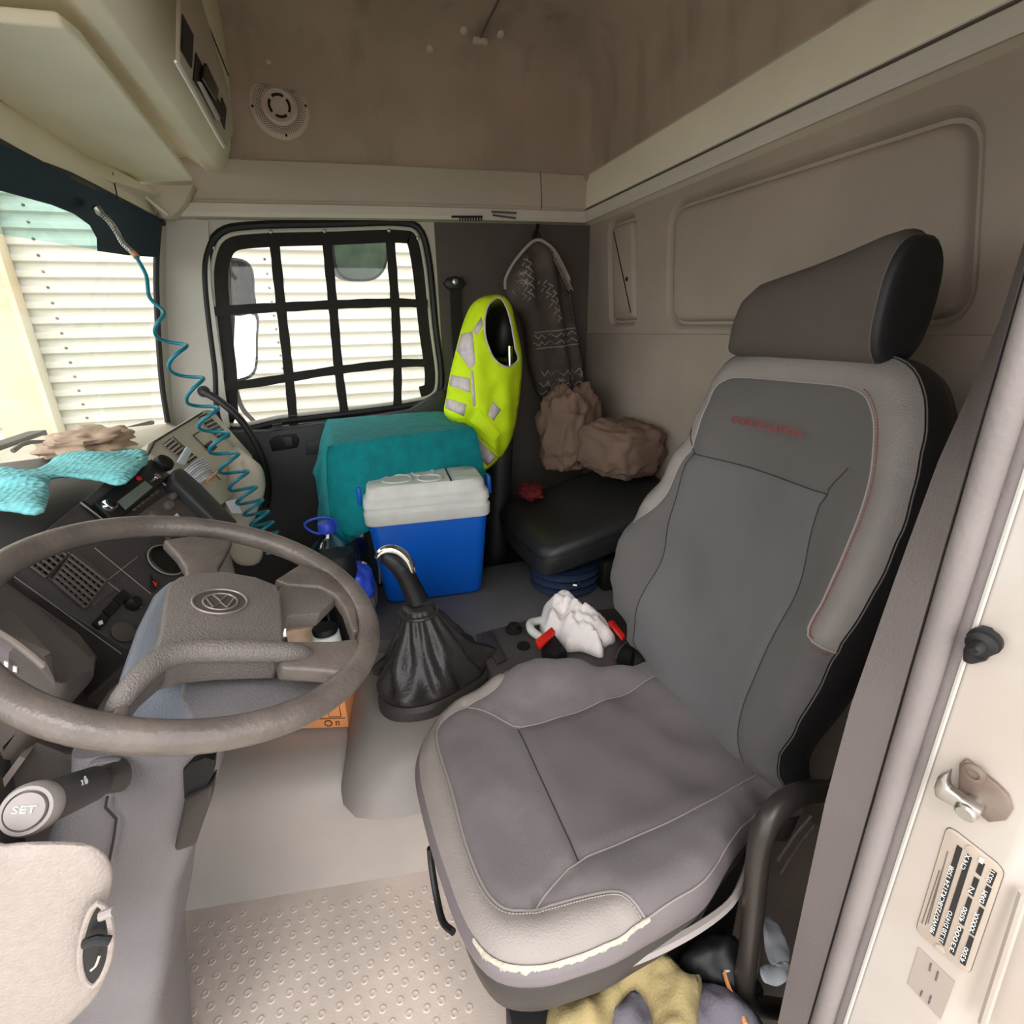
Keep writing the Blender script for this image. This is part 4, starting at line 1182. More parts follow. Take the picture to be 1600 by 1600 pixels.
vest = thing('safety_vest', (.56, 1.9, .72), 'fluorescent yellow safety vest with reflective stripes draped over seat back', 'vest')
vpx = ((762, 463), (780, 459), (797, 461), (809, 476), (816, 505), (825, 548), (826, 582), (820, 640), (812, 682), (795, 718), (757, 748), (749, 722), (742, 694), (728, 672), (702, 652), (705, 622), (712, 582), (722, 542), (732, 505), (745, 476))
vhole = ((761, 535), (759, 505), (765, 480), (778, 467), (790, 464), (797, 480), (805, 515), (809, 545), (816, 560), (806, 570), (790, 573), (774, 562))
vc = .565
def vd(p, ol):
    e = poly_d(p, ol, True)
    y = .075 * (1 - min(1, e / .10)) ** 2
    low = max(0, (1.05 - p.y) / .35)
    y += .010 * math.sin(p.x * 70 + p.y * 9) * min(1, low + .35) * min(1, e / .03)
    y += .010 * fbm((p.x, p.y, 5), 14) * min(1, e / .03)
    return y
vreg = [('reflective_stripe', q, M['reflective']) for q in (
    ((729, 522), (742, 518), (744, 568), (737, 578), (721, 548)), ((742, 517), (756, 495), (758, 507), (747, 524)),
    ((712, 588), (737, 592), (736, 614), (709, 606)), ((705, 626), (730, 632), (728, 652), (703, 642)),
    ((744, 678), (781, 717), (766, 731), (741, 704)), ((770, 628), (783, 640), (771, 658), (762, 648)), ((737, 580), (741, 579), (744, 634), (740, 636)))]
vo, vto3, _ = cloth(vpx, 1.76, 'Y', vd, 'near_panel', M['hivis'], vest, h=.014, thick=.004, holes=[vhole], regs=vreg)
vol = [at(a, b, Y=1.76) for a, b in vpx]
vol = [V((p.x, 1.76 + .075, p.z)) for p in cr(vol, 90, True)]
vcen = sum(vol, V((0, 0, 0))) / 90
vfar = []
for p in vol:
    q = CAMLOC + (p - CAMLOC) * (2.13 / p.y); qc = CAMLOC + (vcen - CAMLOC) * (2.13 / vcen.y)
    q = qc + (q - qc) * .84; vfar.append(q)
o_ = MB().loft([vol, [a.lerp(b, .5) + V((0, 0, .0)) for a, b in zip(vol, vfar)], vfar], cap0=False).build('far_panel', M['hivis'], vest, smooth=60)
hq = [at(a, b, Y=1.76) for a, b in vhole]
hq = [vto3(V((p.x, p.z))) + V((0, -.003, 0)) for p in cr(hq, 40, True)]
MB().tube(hq, .003, 6, closed=True).build('armhole_binding', M['reflective'], vest)
pk = [vto3(V((p.x, p.z))) + V((0, -.006, 0)) for p in [at(a, b, Y=1.76) for a, b in ((748, 640), (783, 678), (771, 690), (737, 660))]]
MB().prism(pk, (0, -.006, 0)).build('pocket_flap', M['hivis'], vest, bevel=.002)

# ================================================================== REAR CORNER BUNDLES
def lump(name, c, r, amp, freq, seed, material, parent=None, flat=None, n=(40, 24), sq=2.4, rot=0, **kw):
    mb = MB(); rings = []
    nu, nv = n
    for i in range(1, nv):
        a = -pi / 2 + pi * i / nv
        ring = []
        for j in range(nu):
            b = 2 * pi * j / nu
            f_ = lambda x: math.copysign(abs(x) ** (2 / sq), x)
            d = V((f_(math.cos(a)) * f_(math.cos(b)), f_(math.cos(a)) * f_(math.sin(b)), f_(math.sin(a))))
            k = 1 + amp * (fbm(d * freq + V((seed, 0, 0)), 1, 4)) + amp * .7 * (.5 - abs(noise.noise(d * freq * 1.7 + V((0, seed, 0)))))
            p = V((d.x * r[0], d.y * r[1], d.z * r[2])) * k
            if rot: p = Matrix.Rotation(rot, 3, 'Z') @ p
            p += V(c)
            if flat is not None and p.z < flat: p.z = flat + (p.z - flat) * .02
            ring.append(p)
        rings.append(ring)
    mb.loft(rings)
    return mb.build(name, material, parent, smooth=80, **kw)
lump('brown_bundle', (.95, 1.63, .86), (.115, .15, .095), .13, 2.2, 3, M['brown'], flat=.765, sq=3.4, rot=.15, n=(72, 44), label='brown padded cloth bundle against the rear wall, right one', cat='bundle', group='brown bundles')
lump('brown_bundle', (.86, 1.87, .89), (.11, .10, .16), .24, 2.0, 9, M['brown'], flat=.745, sq=3.0, rot=.5, n=(72, 44), label='brown crumpled cloth below the knitted jacket, left bundle', cat='bundle', group='brown bundles')
lump('red_black_cloth', (.64, 1.74, .70), (.04, .05, .025), .35, 2.6, 12, M['red_cloth'], flat=.665, label='dark red cloth scrap beside the vest hem', cat='cloth')

# ================================================================== PASSENGER SEAT (low, black)
ps = thing('cab_bench', (.75, 1.55, .42), 'low black vinyl passenger seat on navy bellows base', 'bench')
tp = [at(a, b, Z=.635) for a, b in ((848, 862), (790, 793))]
fx = tp[0].x; ny = tp[0].y
cp = [(fx, ny, 0), (fx - .015, ny + .25, 0), (fx + .0, 1.80, 0), (.75, 1.81, 0), (1.06, 1.80, 0), (1.06, 1.3, 0), (.85, ny - .02, 0), (.65, ny - .015, 0)]
def psr(z, g):
    c = V((.78, 1.57, 0))
    l = rrect([V((p[0], p[1], 0)) for p in cp], .05, 5)
    out = []
    for p in l:
        d = (p - c); x_ = c.x + d.x * (1 - g / .28); out.append(V((x_, c.y + d.y * (1 - g / .35), z + .25 * max(0, x_ - .52))))
    return out
MB().loft([psr(.53, .02), psr(.545, .0), psr(.60, -.004), psr(.622, .004), psr(.634, .02), psr(.637, .06), psr(.632, .14)]).build('cushion', M['pseat'], ps, smooth=50)
MB().tube(psr(.605, -.005), .003, 6, closed=True).build('piping', M['rubber'], ps)
rings = []
for i in range(15):
    z = .445 + i * .0065
    g = (.0, .012, .020, .012)[i % 4] - .02
    c = V((fx + .125, ny + .115, z))
    rings.append([c + V((math.cos(2 * pi * j / 28) * (.115 + g), math.sin(2 * pi * j / 28) * (.115 + g), 0)) for j in range(28)])
MB().loft(rings).build('bellows', M['bellows'], ps, smooth=35)
MB().box((.88, 1.56, .50), (.26, .42, .11)).build('base_frame', M['rubber'], ps, bevel=.01)
MB().tube(cr([at(a, b, Z=.50) for a, b in ((888, 906), (898, 915), (905, 911))], 8), .005, 6).build('slide_lever', M['steel'], ps)

# ================================================================== TOWEL OVER BOX, COOLER, BOTTLES
tz = .966
T0 = [at(512, 651, Y=2.115), at(690, 641, Y=2.125), at(736, 667, Z=tz), at(512, 696, Z=tz)]
c4 = sum(T0, V((0, 0, 0))) / 4
cors = [V((T0[0].x, T0[0].y, 0)), V((T0[1].x, T0[1].y, 0)), V((T0[2].x, T0[2].y, 0)), V((T0[3].x, T0[3].y, 0))]
bx_ = [c4 + (V((p.x, p.y, c4.z)) - c4) * .80 + V((0, .03, 0)) for p in cors]
tag(MB().prism([V((p.x, p.y, .0)) for p in bx_], (0, 0, tz - .012)).build('storage_box', M['dark'], bevel=.01), 'dark storage box hidden under the teal towel', 'box')
rr = rrect([V((p.x, p.y, tz)) for p in cors], .025, 5)
NN = 140
rr = cr(rr, NN, True)
cc_ = sum(rr, V((0, 0, 0))) / NN
def hem(p, i):
    # hem height: long towards the camera, ragged to the left
    t = (p.x - cors[0].x) / (cors[2].x - cors[0].x)
    near = p.y < cc_.y
    base = .66 + .08 * max(0, min(1, t)) if near else .78
    return base + .02 * math.sin(i * .35)
rings = []
for k in (.1, .4, .7, .92):
    rings.append([cc_ + (p - cc_) * k + V((0, 0, .003 * fbm((p.x * 3 * k, p.y * 3, 2), 4))) for p in rr])
rings.append([p + V((0, 0, -.003)) for p in rr])
for s_ in range(1, 15):
    t = s_ / 14; ring = []
    for i, p in enumerate(rr):
        d = (p - cc_); d.z = 0; d.normalize()
        hz = hem(p, i)
        wv = (math.sin(i * .62 + 1.3 * math.sin(i * .11)) * .5 + .7 * noise.noise(V((i * .09, t * 2, 4)))) * .022 * t ** .7
        left = max(0, -d.x)
        g = .010 + .028 * t + wv + left * .03 * t
        z = tz - .004 - (tz - hz) * t
        ring.append(V((p.x, p.y, z)) + d * g)
    rings.append(ring)
tw = MB().loft(rings, cap0=True, cap1=False).build('towel', M['towel'], label='teal terry towel draped over a box beside the passenger door', cat='towel', smooth=80)
solid(tw, .005, 0)

# cooler
ck = thing('cooler_box', (.22, 1.62, .42), 'blue cool box with scuffed white lid on the tunnel', 'cooler')
zb, zl, zt_ = .446, .732, .845
A0 = at(606, 946, Z=zb); A1 = at(753, 926, Z=zb)
L0 = at(588, 832, Z=zl); 
wdt = (A1 - A0).length
ud = (A1 - A0).normalized(); vd_ = V((-ud.y, ud.x, 0))
cc0 = (A0 + A1) / 2 + vd_ * .080
def cring(z, w_, d_, r=.035, n=7):
    cx = cc0
    return [V((p.x, p.y, z)) for p in rrect([cx - ud * w_ / 2 - vd_ * d_ / 2, cx + ud * w_ / 2 - vd_ * d_ / 2, cx + ud * w_ / 2 + vd_ * d_ / 2, cx - ud * w_ / 2 + vd_ * d_ / 2], r, n)]
W0 = wdt + .01; D0 = .16
W1 = W0 + .058; D1 = D0 + .035
MB().loft([cring(zb, W0 - .02, D0 - .02), cring(zb + .012, W0, D0), cring(zl - .012, W1 - .008, D1 - .008), cring(zl + .01, W1 - .008, D1 - .008)]).build('tub', M['cool_blue'], ck, smooth=50)
MB().loft([cring(zl - .006, W1 + .004, D1 + .004), cring(zl, W1 + .010, D1 + .010), cring(zl + .030, W1 + .012, D1 + .012), cring(zl + .034, W1 + .004, D1 + .004), cring(zl + .05, W1 + .002, D1 + .002)]).build('rim_band', M['cool_white'], ck, smooth=40)
lid = MB().loft([cring(zl + .050, W1 + .010, D1 + .010), cring(zl + .072, W1 + .006, D1 + .006), cring(zl + .076, W1 - .004, D1 - .004), cring(zt_ - .03, W1 - .012, D1 - .012), cring(zt_ - .008, W1 - .018, D1 - .018), cring(zt_, W1 - .034, D1 - .034), cring(zt_, W1 - .16, D1 - .1)]).build('lid', M['cool_white'], ck, smooth=40)
for du, dv, r in ((-.085, -.01, .043), (.015, -.03, .034), (.0, .042, .034)):
    MB().revolve([(r + .006, -.002), (r + .006, .003), (r, .004), (r - .004, .0005), (0, .0005)], cc0 + ud * du + vd_ * dv + V((0, 0, zt_ - cc0.z)), n=32).build('cup_recess', M['cool_white'], lid, smooth=40)
MB().box(cc0 + ud * .075 + V((0, 0, zt_ - cc0.z + .001)), (.004, .17, .003), Matrix.Rotation(math.atan2(ud.y, ud.x), 3, 'Z')).build('lid_joint', M['seam'], lid)
for sgn in (-1, 1):
    hp_ = cc0 + ud * sgn * (W1 / 2 + .016); hp_.z = zl + .07
    MB().box(hp_, (.014, .05, .06), Matrix.Rotation(math.atan2(ud.y, ud.x), 3, 'Z')).build('handle_pivot', M['cool_blue'], ck, bevel=.005)
hz = zl + .02
pa = cc0 + ud * -(W1 / 2 + .018) + vd_ * (D1 / 2 - .01); pb_ = cc0 + ud * (W1 / 2 + .018) + vd_ * (D1 / 2 - .01)
MB().tube([V((cc0.x, cc0.y, 0)) + ud * -(W1 / 2 + .018) + V((0, 0, zl + .06)), V((pa.x, pa.y, hz + .01)), V((pb_.x, pb_.y, hz + .01)), V((cc0.x, cc0.y, 0)) + ud * (W1 / 2 + .018) + V((0, 0, zl + .06))], .007, 8).build('carry_handle', M['cool_blue'], ck)

# water bottle in the footwell
bt = at(510, 822, Y=1.53)
wb_ = thing('water_bottle', (bt.x, bt.y, .32), 'large blue water bottle with blue cap and carry loop', 'bottle')
prof = [(.075, .0), (.08, .01), (.08, .14), (.078, .19), (.062, .235), (.04, .265), (.022, .285), (.020, .30)]
bz = bt.z - .31
n = 48
rings = []
for r, h in prof:
    rings.append([V((bt.x + math.cos(2 * pi * j / n) * r * (1 + (.035 * math.cos(j * pi / 2) if .15 < h < .27 else 0)), bt.y + math.sin(2 * pi * j / n) * r * (1 + (.035 * math.cos(j * pi / 2) if .15 < h < .27 else 0)), bz + h)) for j in range(n)])
MB().loft(rings).build('bottle', M['bottle'], wb_, smooth=60)
MB().revolve([(.024, .292), (.025, .296), (.025, .318), (.022, .322)], (bt.x, bt.y, bz), n=24).build('cap', M['blue_cap'], wb_)
MB().tube(cr([V((bt.x, bt.y, bz)) + V(p) for p in ((-.02, 0, .287), (-.045, 0, .30), (-.06, .0, .322), (-.04, 0, .335), (.0, .0, .338), (.026, .0, .322), (.026, 0, .29))], 30), .0035, 6).build('carry_loop', M['blue_cap'], wb_)
MB().prism([V((bt.x - .09, bt.y - .09, .318)), V((bt.x + .09, bt.y - .09, .318)), V((bt.x + .09, bt.y + .09, .318)), V((bt.x - .09, bt.y + .09, .318))], (0, 0, bz - .318)).build('stand_block', M['dark'], wb_)

def on_tunnel(px, py, z): return at(px, py, Z=z)
cl = at(566, 838, Y=1.56)
tub_ = thing('clear_container', (cl.x, cl.y, .32), 'smoky clear plastic container under the towel corner', 'container')
MB().revolve([(.04, -.16), (.05, .0), (.056, .04), (.058, .045), (.054, .045), (.046, 0)], (cl.x, cl.y, cl.z - .02), n=28).build('cup', M['clear'], tub_, smooth=50)
q = at(528, 880, Y=1.40)
mug = thing('black_mug', (q.x, q.y, .318), 'round black cap of a flask behind the steering wheel', 'flask')
MB().revolve([(.048, .318 - q.z), (.05, -.02), (.05, .02), (.044, .032), (.0, .034)], q, n=28).build('body', M['dark'], mug, smooth=50)
q = at(552, 895, Y=1.42)
lump('blue_cloth', (q.x, q.y, q.z - .035), (.05, .05, .06), .2, 2, 4, M['blue_cap'], label='crumpled bright blue bag beside the black flask', cat='bag')
q = at(570, 905, Y=1.46)
lump('grey_packet', (q.x, q.y, q.z - .04), (.028, .05, .06), .25, 2.2, 8, M['slate'], label='grey green packet left of the cooler base', cat='packet')
q = at(567, 893, Y=1.43)
tag(MB().prism([q + V(p) for p in ((-.008, 0, -.025), (.008, 0, -.03), (.012, 0, .02), (0, 0, .03))], (.003, .012, 0)).build('white_card', M['paper'], bevel=.002), 'small white plastic tag left of the cooler', 'tag')

# ================================================================== GEAR LEVER
gl = thing('gear_lever', at(680, 1090, Z=.40), 'gear lever with chrome-capped knob and black leather boot', 'gear lever')
def gring(pxs, y, n=40):
    return None
bz0 = .402
NB = 96
b0 = cr([at(a, b, Z=bz0) for a, b in ((592, 1098), (600, 1118), (625, 1126), (665, 1122), (700, 1108), (745, 1082), (770, 1055), (768, 1035), (740, 1020), (690, 1018), (640, 1030), (605, 1060))], NB, True)
bc = sum(b0, V((0, 0, 0))) / NB
top_c = at(653, 948, Y=bc.y + .005)
def morph(k, z, c, wr):
    out = []
    for j, p in enumerate(b0):
        d = p - bc
        a = math.atan2(d.y, d.x)
        rr_ = d.length * k * (1 + wr * 1.6 * (.35 - abs(noise.noise(V((math.cos(a) * 3.4 + 5, math.sin(a) * 3.4, z * 9))))) + wr * math.sin(j * .575 + z * 30) + wr * 2.4 * noise.noise(V((math.cos(a) * 2.2, math.sin(a) * 2.2, z * 14))))
        out.append(V((c.x + math.cos(a) * rr_, c.y + math.sin(a) * rr_, z)))
    return out
MB().loft([[p + V((0, 0, -.01)) for p in b0], [p + V((0, 0, .018)) for p in b0], [bc + (p - bc) * .93 + V((0, 0, .028)) for p in b0], [bc + (p - bc) * .80 + V((0, 0, .028)) for p in b0]]).build('boot_bezel', M['bezel'], gl, smooth=40)
rings = []
zt0 = bz0 + .026
for t, k, wr in ((0, .90, .0), (.03, .93, .02), (.06, .95, .05), (.10, .94, .09), (.15, .92, .12), (.2, .89, .13), (.27, .84, .13), (.35, .79, .12), (.43, .74, .12), (.51, .69, .11), (.6, .63, .10), (.7, .56, .09), (.77, .51, .09), (.84, .46, .08), (.9, .41, .07), (.94, .43, .02), (1.0, .40, .02), (1.03, .30, 0)):
    c = bc.lerp(V((top_c.x, top_c.y, 0)), t); z = zt0 + (top_c.z - zt0) * t
    # round the boot section as it narrows
    ring = morph(k, z, V((c.x, c.y, 0)), wr)
    tgt = .105 * (1 - t) + .040 * t
    ring = [V((c.x, c.y, z)) + (p - V((c.x, c.y, z))).normalized() * ((p - V((c.x, c.y, z))).length * (1 - t) + tgt * t * (1 + wr * math.sin(j * .95))) for j, p in enumerate(ring)]
    rings.append(ring)
MB().loft(rings).build('leather_boot', M['leather'], gl, smooth=80)
kp = [at(a, b, Y=top_c.y) for a, b in ((652, 938), (642, 915), (632, 895), (620, 880), (607, 872), (596, 868))]
MB().tube(cr(kp, 24), [.026 - .004 * math.sin(i / 23 * pi) + (.002 if i < 16 else -.012 * ((i - 16) / 7) ** 2) for i in range(24)], 18).build('knob', M['black'], gl, smooth=80)
cp_ = [at(a, b, Y=top_c.y - .012) for a, b in ((646, 896), (638, 876), (624, 862), (607, 858), (594, 863), (588, 872))]
MB().tube(cr(cp_, 22), [.006, .0075, .009, .010, .0105, .011, .011, .011, .011, .011, .011, .011, .011, .011, .011, .011, .010, .010, .009, .008, .007, .005], 12).build('chrome_cap', M['chrome'], gl, smooth=80)
ct = cr([p + V((0, 0, 0)) for p in rings[-3]], 40, True)
MB().tube(ct, .006, 8, closed=True).build('collar', M['leather'], gl)

# console panel behind the lever, knob, buckles, rag
cpn = thing('console_panel', at(800, 1000, Z=.41), 'dark console panel with round knob behind the gear lever', 'console')
cq = [at(a, b, Z=.45) for a, b in ((742, 990), (845, 962), (1000, 945), (1010, 1030), (850, 1060), (775, 1075))]
MB().prism([V((p.x, p.y, .40)) for p in cq], (0, 0, .05)).build('panel', M['dash'], cpn, bevel=.006)
MB().prism([at(a, b, Z=.452) for a, b in ((752, 993), (768, 988), (792, 1032), (776, 1040))], (0, 0, .006)).build('side_rail', M['bezel'], cpn, bevel=.002)
kc = at(803, 985, Z=.452)
MB().revolve([(.024, 0), (.024, .006), (.018, .008), (.016, .020), (.0, .021)], kc, n=20).build('knob', M['black'], cpn)
kc2 = at(818, 1010, Z=.452)
MB().revolve([(.018, 0), (.018, .005), (.0, .006)], kc2, n=16).build('button', M['dark'], cpn)
for i, (a, lab, tip, base) in enumerate(((0, 'red-buttoned seat belt buckle left of the white rag', (850, 998), (880, 1020)), (1, 'red-buttoned seat belt buckle right of the white rag', (962, 985), (985, 1010)))):
    y0 = at(*tip, Z=.52 if i == 0 else .50)
    bk = thing('belt_buckle', V((y0.x, y0.y, .45)), lab, 'buckle', 'seat belt buckles')
    if i == 0: q = ((836, 1006), (862, 985), (868, 992), (842, 1018)); s_ = ((862, 985), (886, 1016), (866, 1024), (845, 1016))
    else: q = ((950, 976), (958, 974), (977, 998), (972, 1002)); s_ = ((972, 1002), (992, 1014), (985, 1026), (962, 1020))
    zq = .515 if i == 0 else .49
    MB().prism([at(a_, b_, Z=zq) for a_, b_ in q], (0, 0, .012)).build('release_button', M['red'], bk, bevel=.002)
    MB().prism([at(a_, b_, Z=zq - .006) for a_, b_ in s_], (.004, 0, -.05)).build('stalk', M['black'], bk, bevel=.003)
# crumpled white rag
rag = thing('white_rag', at(905, 1010, Z=.45), 'crumpled white rag lying beside the driver seat buckles', 'rag')
def ragd(p, ol):
    e = poly_d(p, ol, True); k = min(1, e / .05)
    r = abs(noise.noise(V((p.x * 16, p.y * 16, 3)))) + .5 * abs(noise.noise(V((p.x * 34, p.y * 34, 9))))
    return k ** .6 * (.055 + .06 * (.6 - r)) + .01 * math.sin(p.x * 90 + p.y * 60) * k
cloth(((843, 975), (850, 955), (868, 945), (882, 942), (900, 950), (914, 965), (932, 968), (952, 985), (962, 1002), (945, 1012), (940, 1028), (908, 1018), (885, 1018), (868, 1000), (848, 995)), .455, 'Z', ragd, 'crumpled_cloth', M['white_cloth'], rag, h=.008, thick=.003)
q = at(845, 985, Z=.47)
tag(MB().tube(cr([q + V(p) for p in ((.02, .05, .0), (-.02, .03, .01), (-.03, -.01, .01), (-.01, -.04, 0))], 16), .012, 10).build('foam_ring', M['cool_white']), 'pale curved foam handle left of the white rag', 'handle')
tag(MB().tube(cr([at(a, b, Z=.49) for a, b in ((985, 1000), (970, 1012), (962, 1030))], 10), .0025, 6).build('thin_wire', M['steel']), 'thin bright wire beside the right belt buckle', 'wire')

# ================================================================== STEERING
WC = V((-.21, .708, .937)); wt1, wt2 = .386, -.102
WN = V((math.sin(wt1) * math.cos(wt2), math.sin(wt2), math.cos(wt1) * math.cos(wt2))).normalized()
WX = V((0, 1, 0)).cross(WN).normalized(); WY = WN.cross(WX)
def wp_(px, py, off=0): return at(px, py, P=WC + WN * off, N=WN)
sw_ = thing('steering_wheel', WC, 'worn grey four-spoke steering wheel with round emblem', 'steering wheel')
RW = .2225
MB().tube([WC + (WX * math.cos(2 * pi * i / 96) + WY * math.sin(2 * pi * i / 96)) * RW for i in range(96)], .0172, 18, closed=True).build('rim', M['wheel'], sw_, smooth=80)
def wpoly(px, o0, o1, nm, mt, bev=.004, n=0, parent=None):
    pts = [wp_(a, b, o1) for a, b in px]
    if n: pts = cr(pts, n, True)
    return MB().prism([p - WN * (o1 - o0) for p in pts], WN * (o1 - o0)).build(nm, M[mt], parent or sw_, bevel=bev, seg=3, smooth=50)
pad = wpoly(((262, 912), (280, 899), (310, 893), (350, 891), (400, 900), (434, 913), (440, 925), (444, 985), (444, 1012), (350, 1012), (290, 1016), (250, 1028), (235, 1030), (250, 985), (255, 945)), -.03, .022, 'hub_pad', 'pad', .010)
# lower curved band of the hub
bd_ = [wp_(a, b, o__) for a, b, o__ in ((178, 1120, -.012), (192, 1090, .008), (222, 1054, .018), (255, 1029, .020), (300, 1018, .02), (360, 1017, .02), (420, 1018, .02), (462, 1020, .016), (500, 1026, -.006))]
MB().tube(cr(bd_, 40), [(.010 + .004 * math.sin(pi * i / 39)) * (1 if i < 33 else 1 - .10 * (i - 33)) for i in range(40)], 12).build('hub_band', M['pad'], sw_, smooth=80)
# spokes
wpoly(((255, 842), (300, 836), (365, 842), (352, 868), (342, 885), (344, 908), (292, 908), (290, 885), (278, 866)), -.012, .006, 'spoke', 'wheel', .005)
wpoly(((430, 905), (450, 912), (500, 915), (525, 928), (540, 950), (552, 985), (562, 985), (555, 935), (520, 895), (470, 880)), -.012, .008, 'spoke', 'wheel', .004)
wpoly(((432, 1000), (470, 1000), (520, 1000), (560, 995), (568, 1020), (545, 1052), (500, 1046), (440, 1042)), -.012, .012, 'spoke', 'wheel', .006)
wpoly(((250, 1020), (262, 1045), (225, 1075), (205, 1100), (200, 1140), (165, 1140), (182, 1090), (215, 1050)), -.02, .008, 'spoke', 'wheel', .006)
wpoly(((437, 918), (450, 914), (520, 918), (528, 930), (500, 958), (448, 962), (444, 985), (440, 985)), -.022, .002, 'shroud_wing', 'pad', .003)
wpoly(((290, 1038), (400, 1032), (470, 1035), (540, 1052), (500, 1100), (430, 1130), (300, 1130), (280, 1090)), -.075, -.045, 'lower_shroud', 'column', .006)
# emblem: ring and the two letters
def ering(rx, ry, c, off, n=48): return [wp_(c[0] + rx * math.cos(2 * pi * i / n), c[1] + ry * math.sin(2 * pi * i / n), off) for i in range(n)]
em = MB().add(ering(42, 18.5, (343, 940), .0235), [tuple(range(48))]).build('emblem_disc', M['dash'], pad, smooth=0)
MB().tube(ering(43, 19, (343, 940), .0235), .0018, 8, closed=True).build('emblem_rim', M['emblem'], pad)
MB().tube(ering(27, 12.5, (344, 940), .0245), .0014, 8, closed=True).build('emblem_ring', M['emblem'], pad)
def vw(l): MB().tube([wp_(344 + a * 25, 940 + b * 11.5, .0252) for a, b in l], .0013, 6).build('emblem_stroke', M['emblem'], pad)
vw(((-.42, -.88), (0, -.08), (.42, -.88)))
vw(((-.86, -.42), (-.42, .80), (0, .08), (.42, .80), (.86, -.42)))
# column
colm = thing('steering_column', (-.48, .71, 0), 'grey steering column shroud running down to the floor', 'steering column')
def crect(z, x0, x1, y0, y1, r=.03): return [V((p.x, p.y, z)) for p in rrect([V((x0, y0, 0)), V((x1, y0, 0)), V((x1, y1, 0)), V((x0, y1, 0))], r, 5)]
csec = []
for a_q, b_q, dep in ((345, 1184, .17), (338, 1225, .18), (318, 1290, .19), (296, 1345, .18), (276, 1400, .17), (268, 1450, .165), (258, 1530, .16), (245, 1600, .155)):
    q = at(a_q, b_q, Y=.612); csec.append(crect(q.z, q.x - dep, q.x, .612, .80))
q = csec[-1]; xq = max(p.x for p in q)
csec.append(crect(.0, xq - .20, xq - .05, .62, .79))
csec.insert(0, crect(.80, -.37, -.215, .625, .79))
MB().loft(csec).build('lower_cover', M['column'], colm, smooth=50)
# upper cowl beside the pad, sky reflection put into its blue-grey colour
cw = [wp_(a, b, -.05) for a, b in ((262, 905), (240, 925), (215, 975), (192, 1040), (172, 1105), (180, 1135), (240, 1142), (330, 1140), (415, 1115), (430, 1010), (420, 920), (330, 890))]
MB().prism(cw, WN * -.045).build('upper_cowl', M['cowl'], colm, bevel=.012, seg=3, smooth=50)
MB().prism([at(a, b, Y=.605) for a, b in ((286, 1205), (300, 1192), (322, 1184), (335, 1188), (333, 1210), (318, 1238), (288, 1248))], (0, .02, 0)).build('lever_recess', M['dark'], colm)
MB().prism([at(a, b, Y=.598) for a, b in ((288, 1250), (322, 1236), (333, 1225), (330, 1250), (305, 1322), (275, 1332), (272, 1326), (285, 1270))], (0, .03, 0)).build('tilt_lever', M['bezel'], colm, bevel=.005)
MB().tube([at(a, b, Y=.606) for a, b in ((168, 1245), (165, 1262), (182, 1280), (178, 1310), (170, 1350))], .0016, 5).build('cover_joint', M['seam'], colm)
# indicator stalk
sk0 = at(186, 1210, Y=.605); sk1 = at(150, 1223, Y=.585); sk2 = at(62, 1258, Y=.48); sk3 = at(38, 1268, Y=.458)
stk = thing('indicator_stalk', sk0, 'dark control stalk with pale SET button on its end', 'stalk')
dirn = (sk3 - sk1).normalized()
MB().prism([at(a, b, Y=.603) for a, b in ((134, 1200), (148, 1192), (185, 1190), (195, 1200), (190, 1235), (180, 1243), (150, 1240), (136, 1225))], (0, .012, 0)).build('collar_plate', M['column'], stk, bevel=.004)
MB().tube([sk0, sk1], [.020, .014], 16).build('neck', M['bezel'], stk)
MB().tube([sk1, sk1 + dirn * .012, sk2, sk2 + dirn * .004], [.017, .0190, .0200, .019], 22).build('barrel', M['dash'], stk, smooth=60)
c0 = sk2 + dirn * .003
MB().revolve([(k_ * .84, h_) for k_, h_ in ((.0245, 0), (.0265, .004), (.0265, .016), (.0235, .022), (.020, .022), (.0195, .018), (.018, .018), (.0175, .024), (.0, .0265))], c0, dirn, 32).build('set_button', M['piping'], stk, smooth=40)
ux = V((.9, -.42, .08)); ux = (ux - dirn * ux.dot(dirn)).normalized(); ux = -RT * -1; ux = (RT - dirn * RT.dot(dirn)).normalized(); uy = dirn.cross(ux); uy = uy if uy.z > 0 else -uy
text_mesh('lettering', 'SET', .0085, c0 + dirn * .0262 - ux * .0085 - uy * .003, ux, uy, dirn, 'white_print', stk, .0002, width=.017)
for (a, b), t_ in (((106, 1233), 'o'), ((124, 1227), '8'), ((140, 1208), 'x')):
    p = at(a, b, Y=.52)
    ax_ = (sk2 - sk1).normalized()
    # lie on the barrel facing the driver
    tt = (p - sk1).dot(ax_); cpt_ = sk1 + ax_ * tt
    nrm = (CAMLOC - cpt_); nrm = (nrm - ax_ * nrm.dot(ax_)).normalized()
    lat = (p - cpt_)
    o_ = cpt_ + nrm * .0200
    text_mesh('symbol', t_, .012, o_, -ax_, nrm.cross(-ax_), nrm, 'white_print', stk, .0002)

# ================================================================== DASHBOARD
dash = thing('dashboard', (-.55, 1.2, .3), 'dark driver dash with radio, vents and switches behind the wheel', 'dashboard')
SA = at(140, 790, Y=1.08); SB = at(240, 722, Y=1.28); SCc = at(350, 832, Y=1.22)
SN = (SB - SA).cross(SCc - SA).normalized()
if SN.dot(CAMLOC - SA) < 0: SN = -SN
def dp_(a, b, off=0): return at(a, b, P=SA + SN * off, N=SN)
def dpoly(px, off, th, nm, mt, parent=dash, bev=.002, label=None):
    o = MB().prism([dp_(a, b, off) for a, b in px], SN * th).build(nm, M[mt], parent, bevel=bev, smooth=40)
    if label: o['label'] = label
    return o
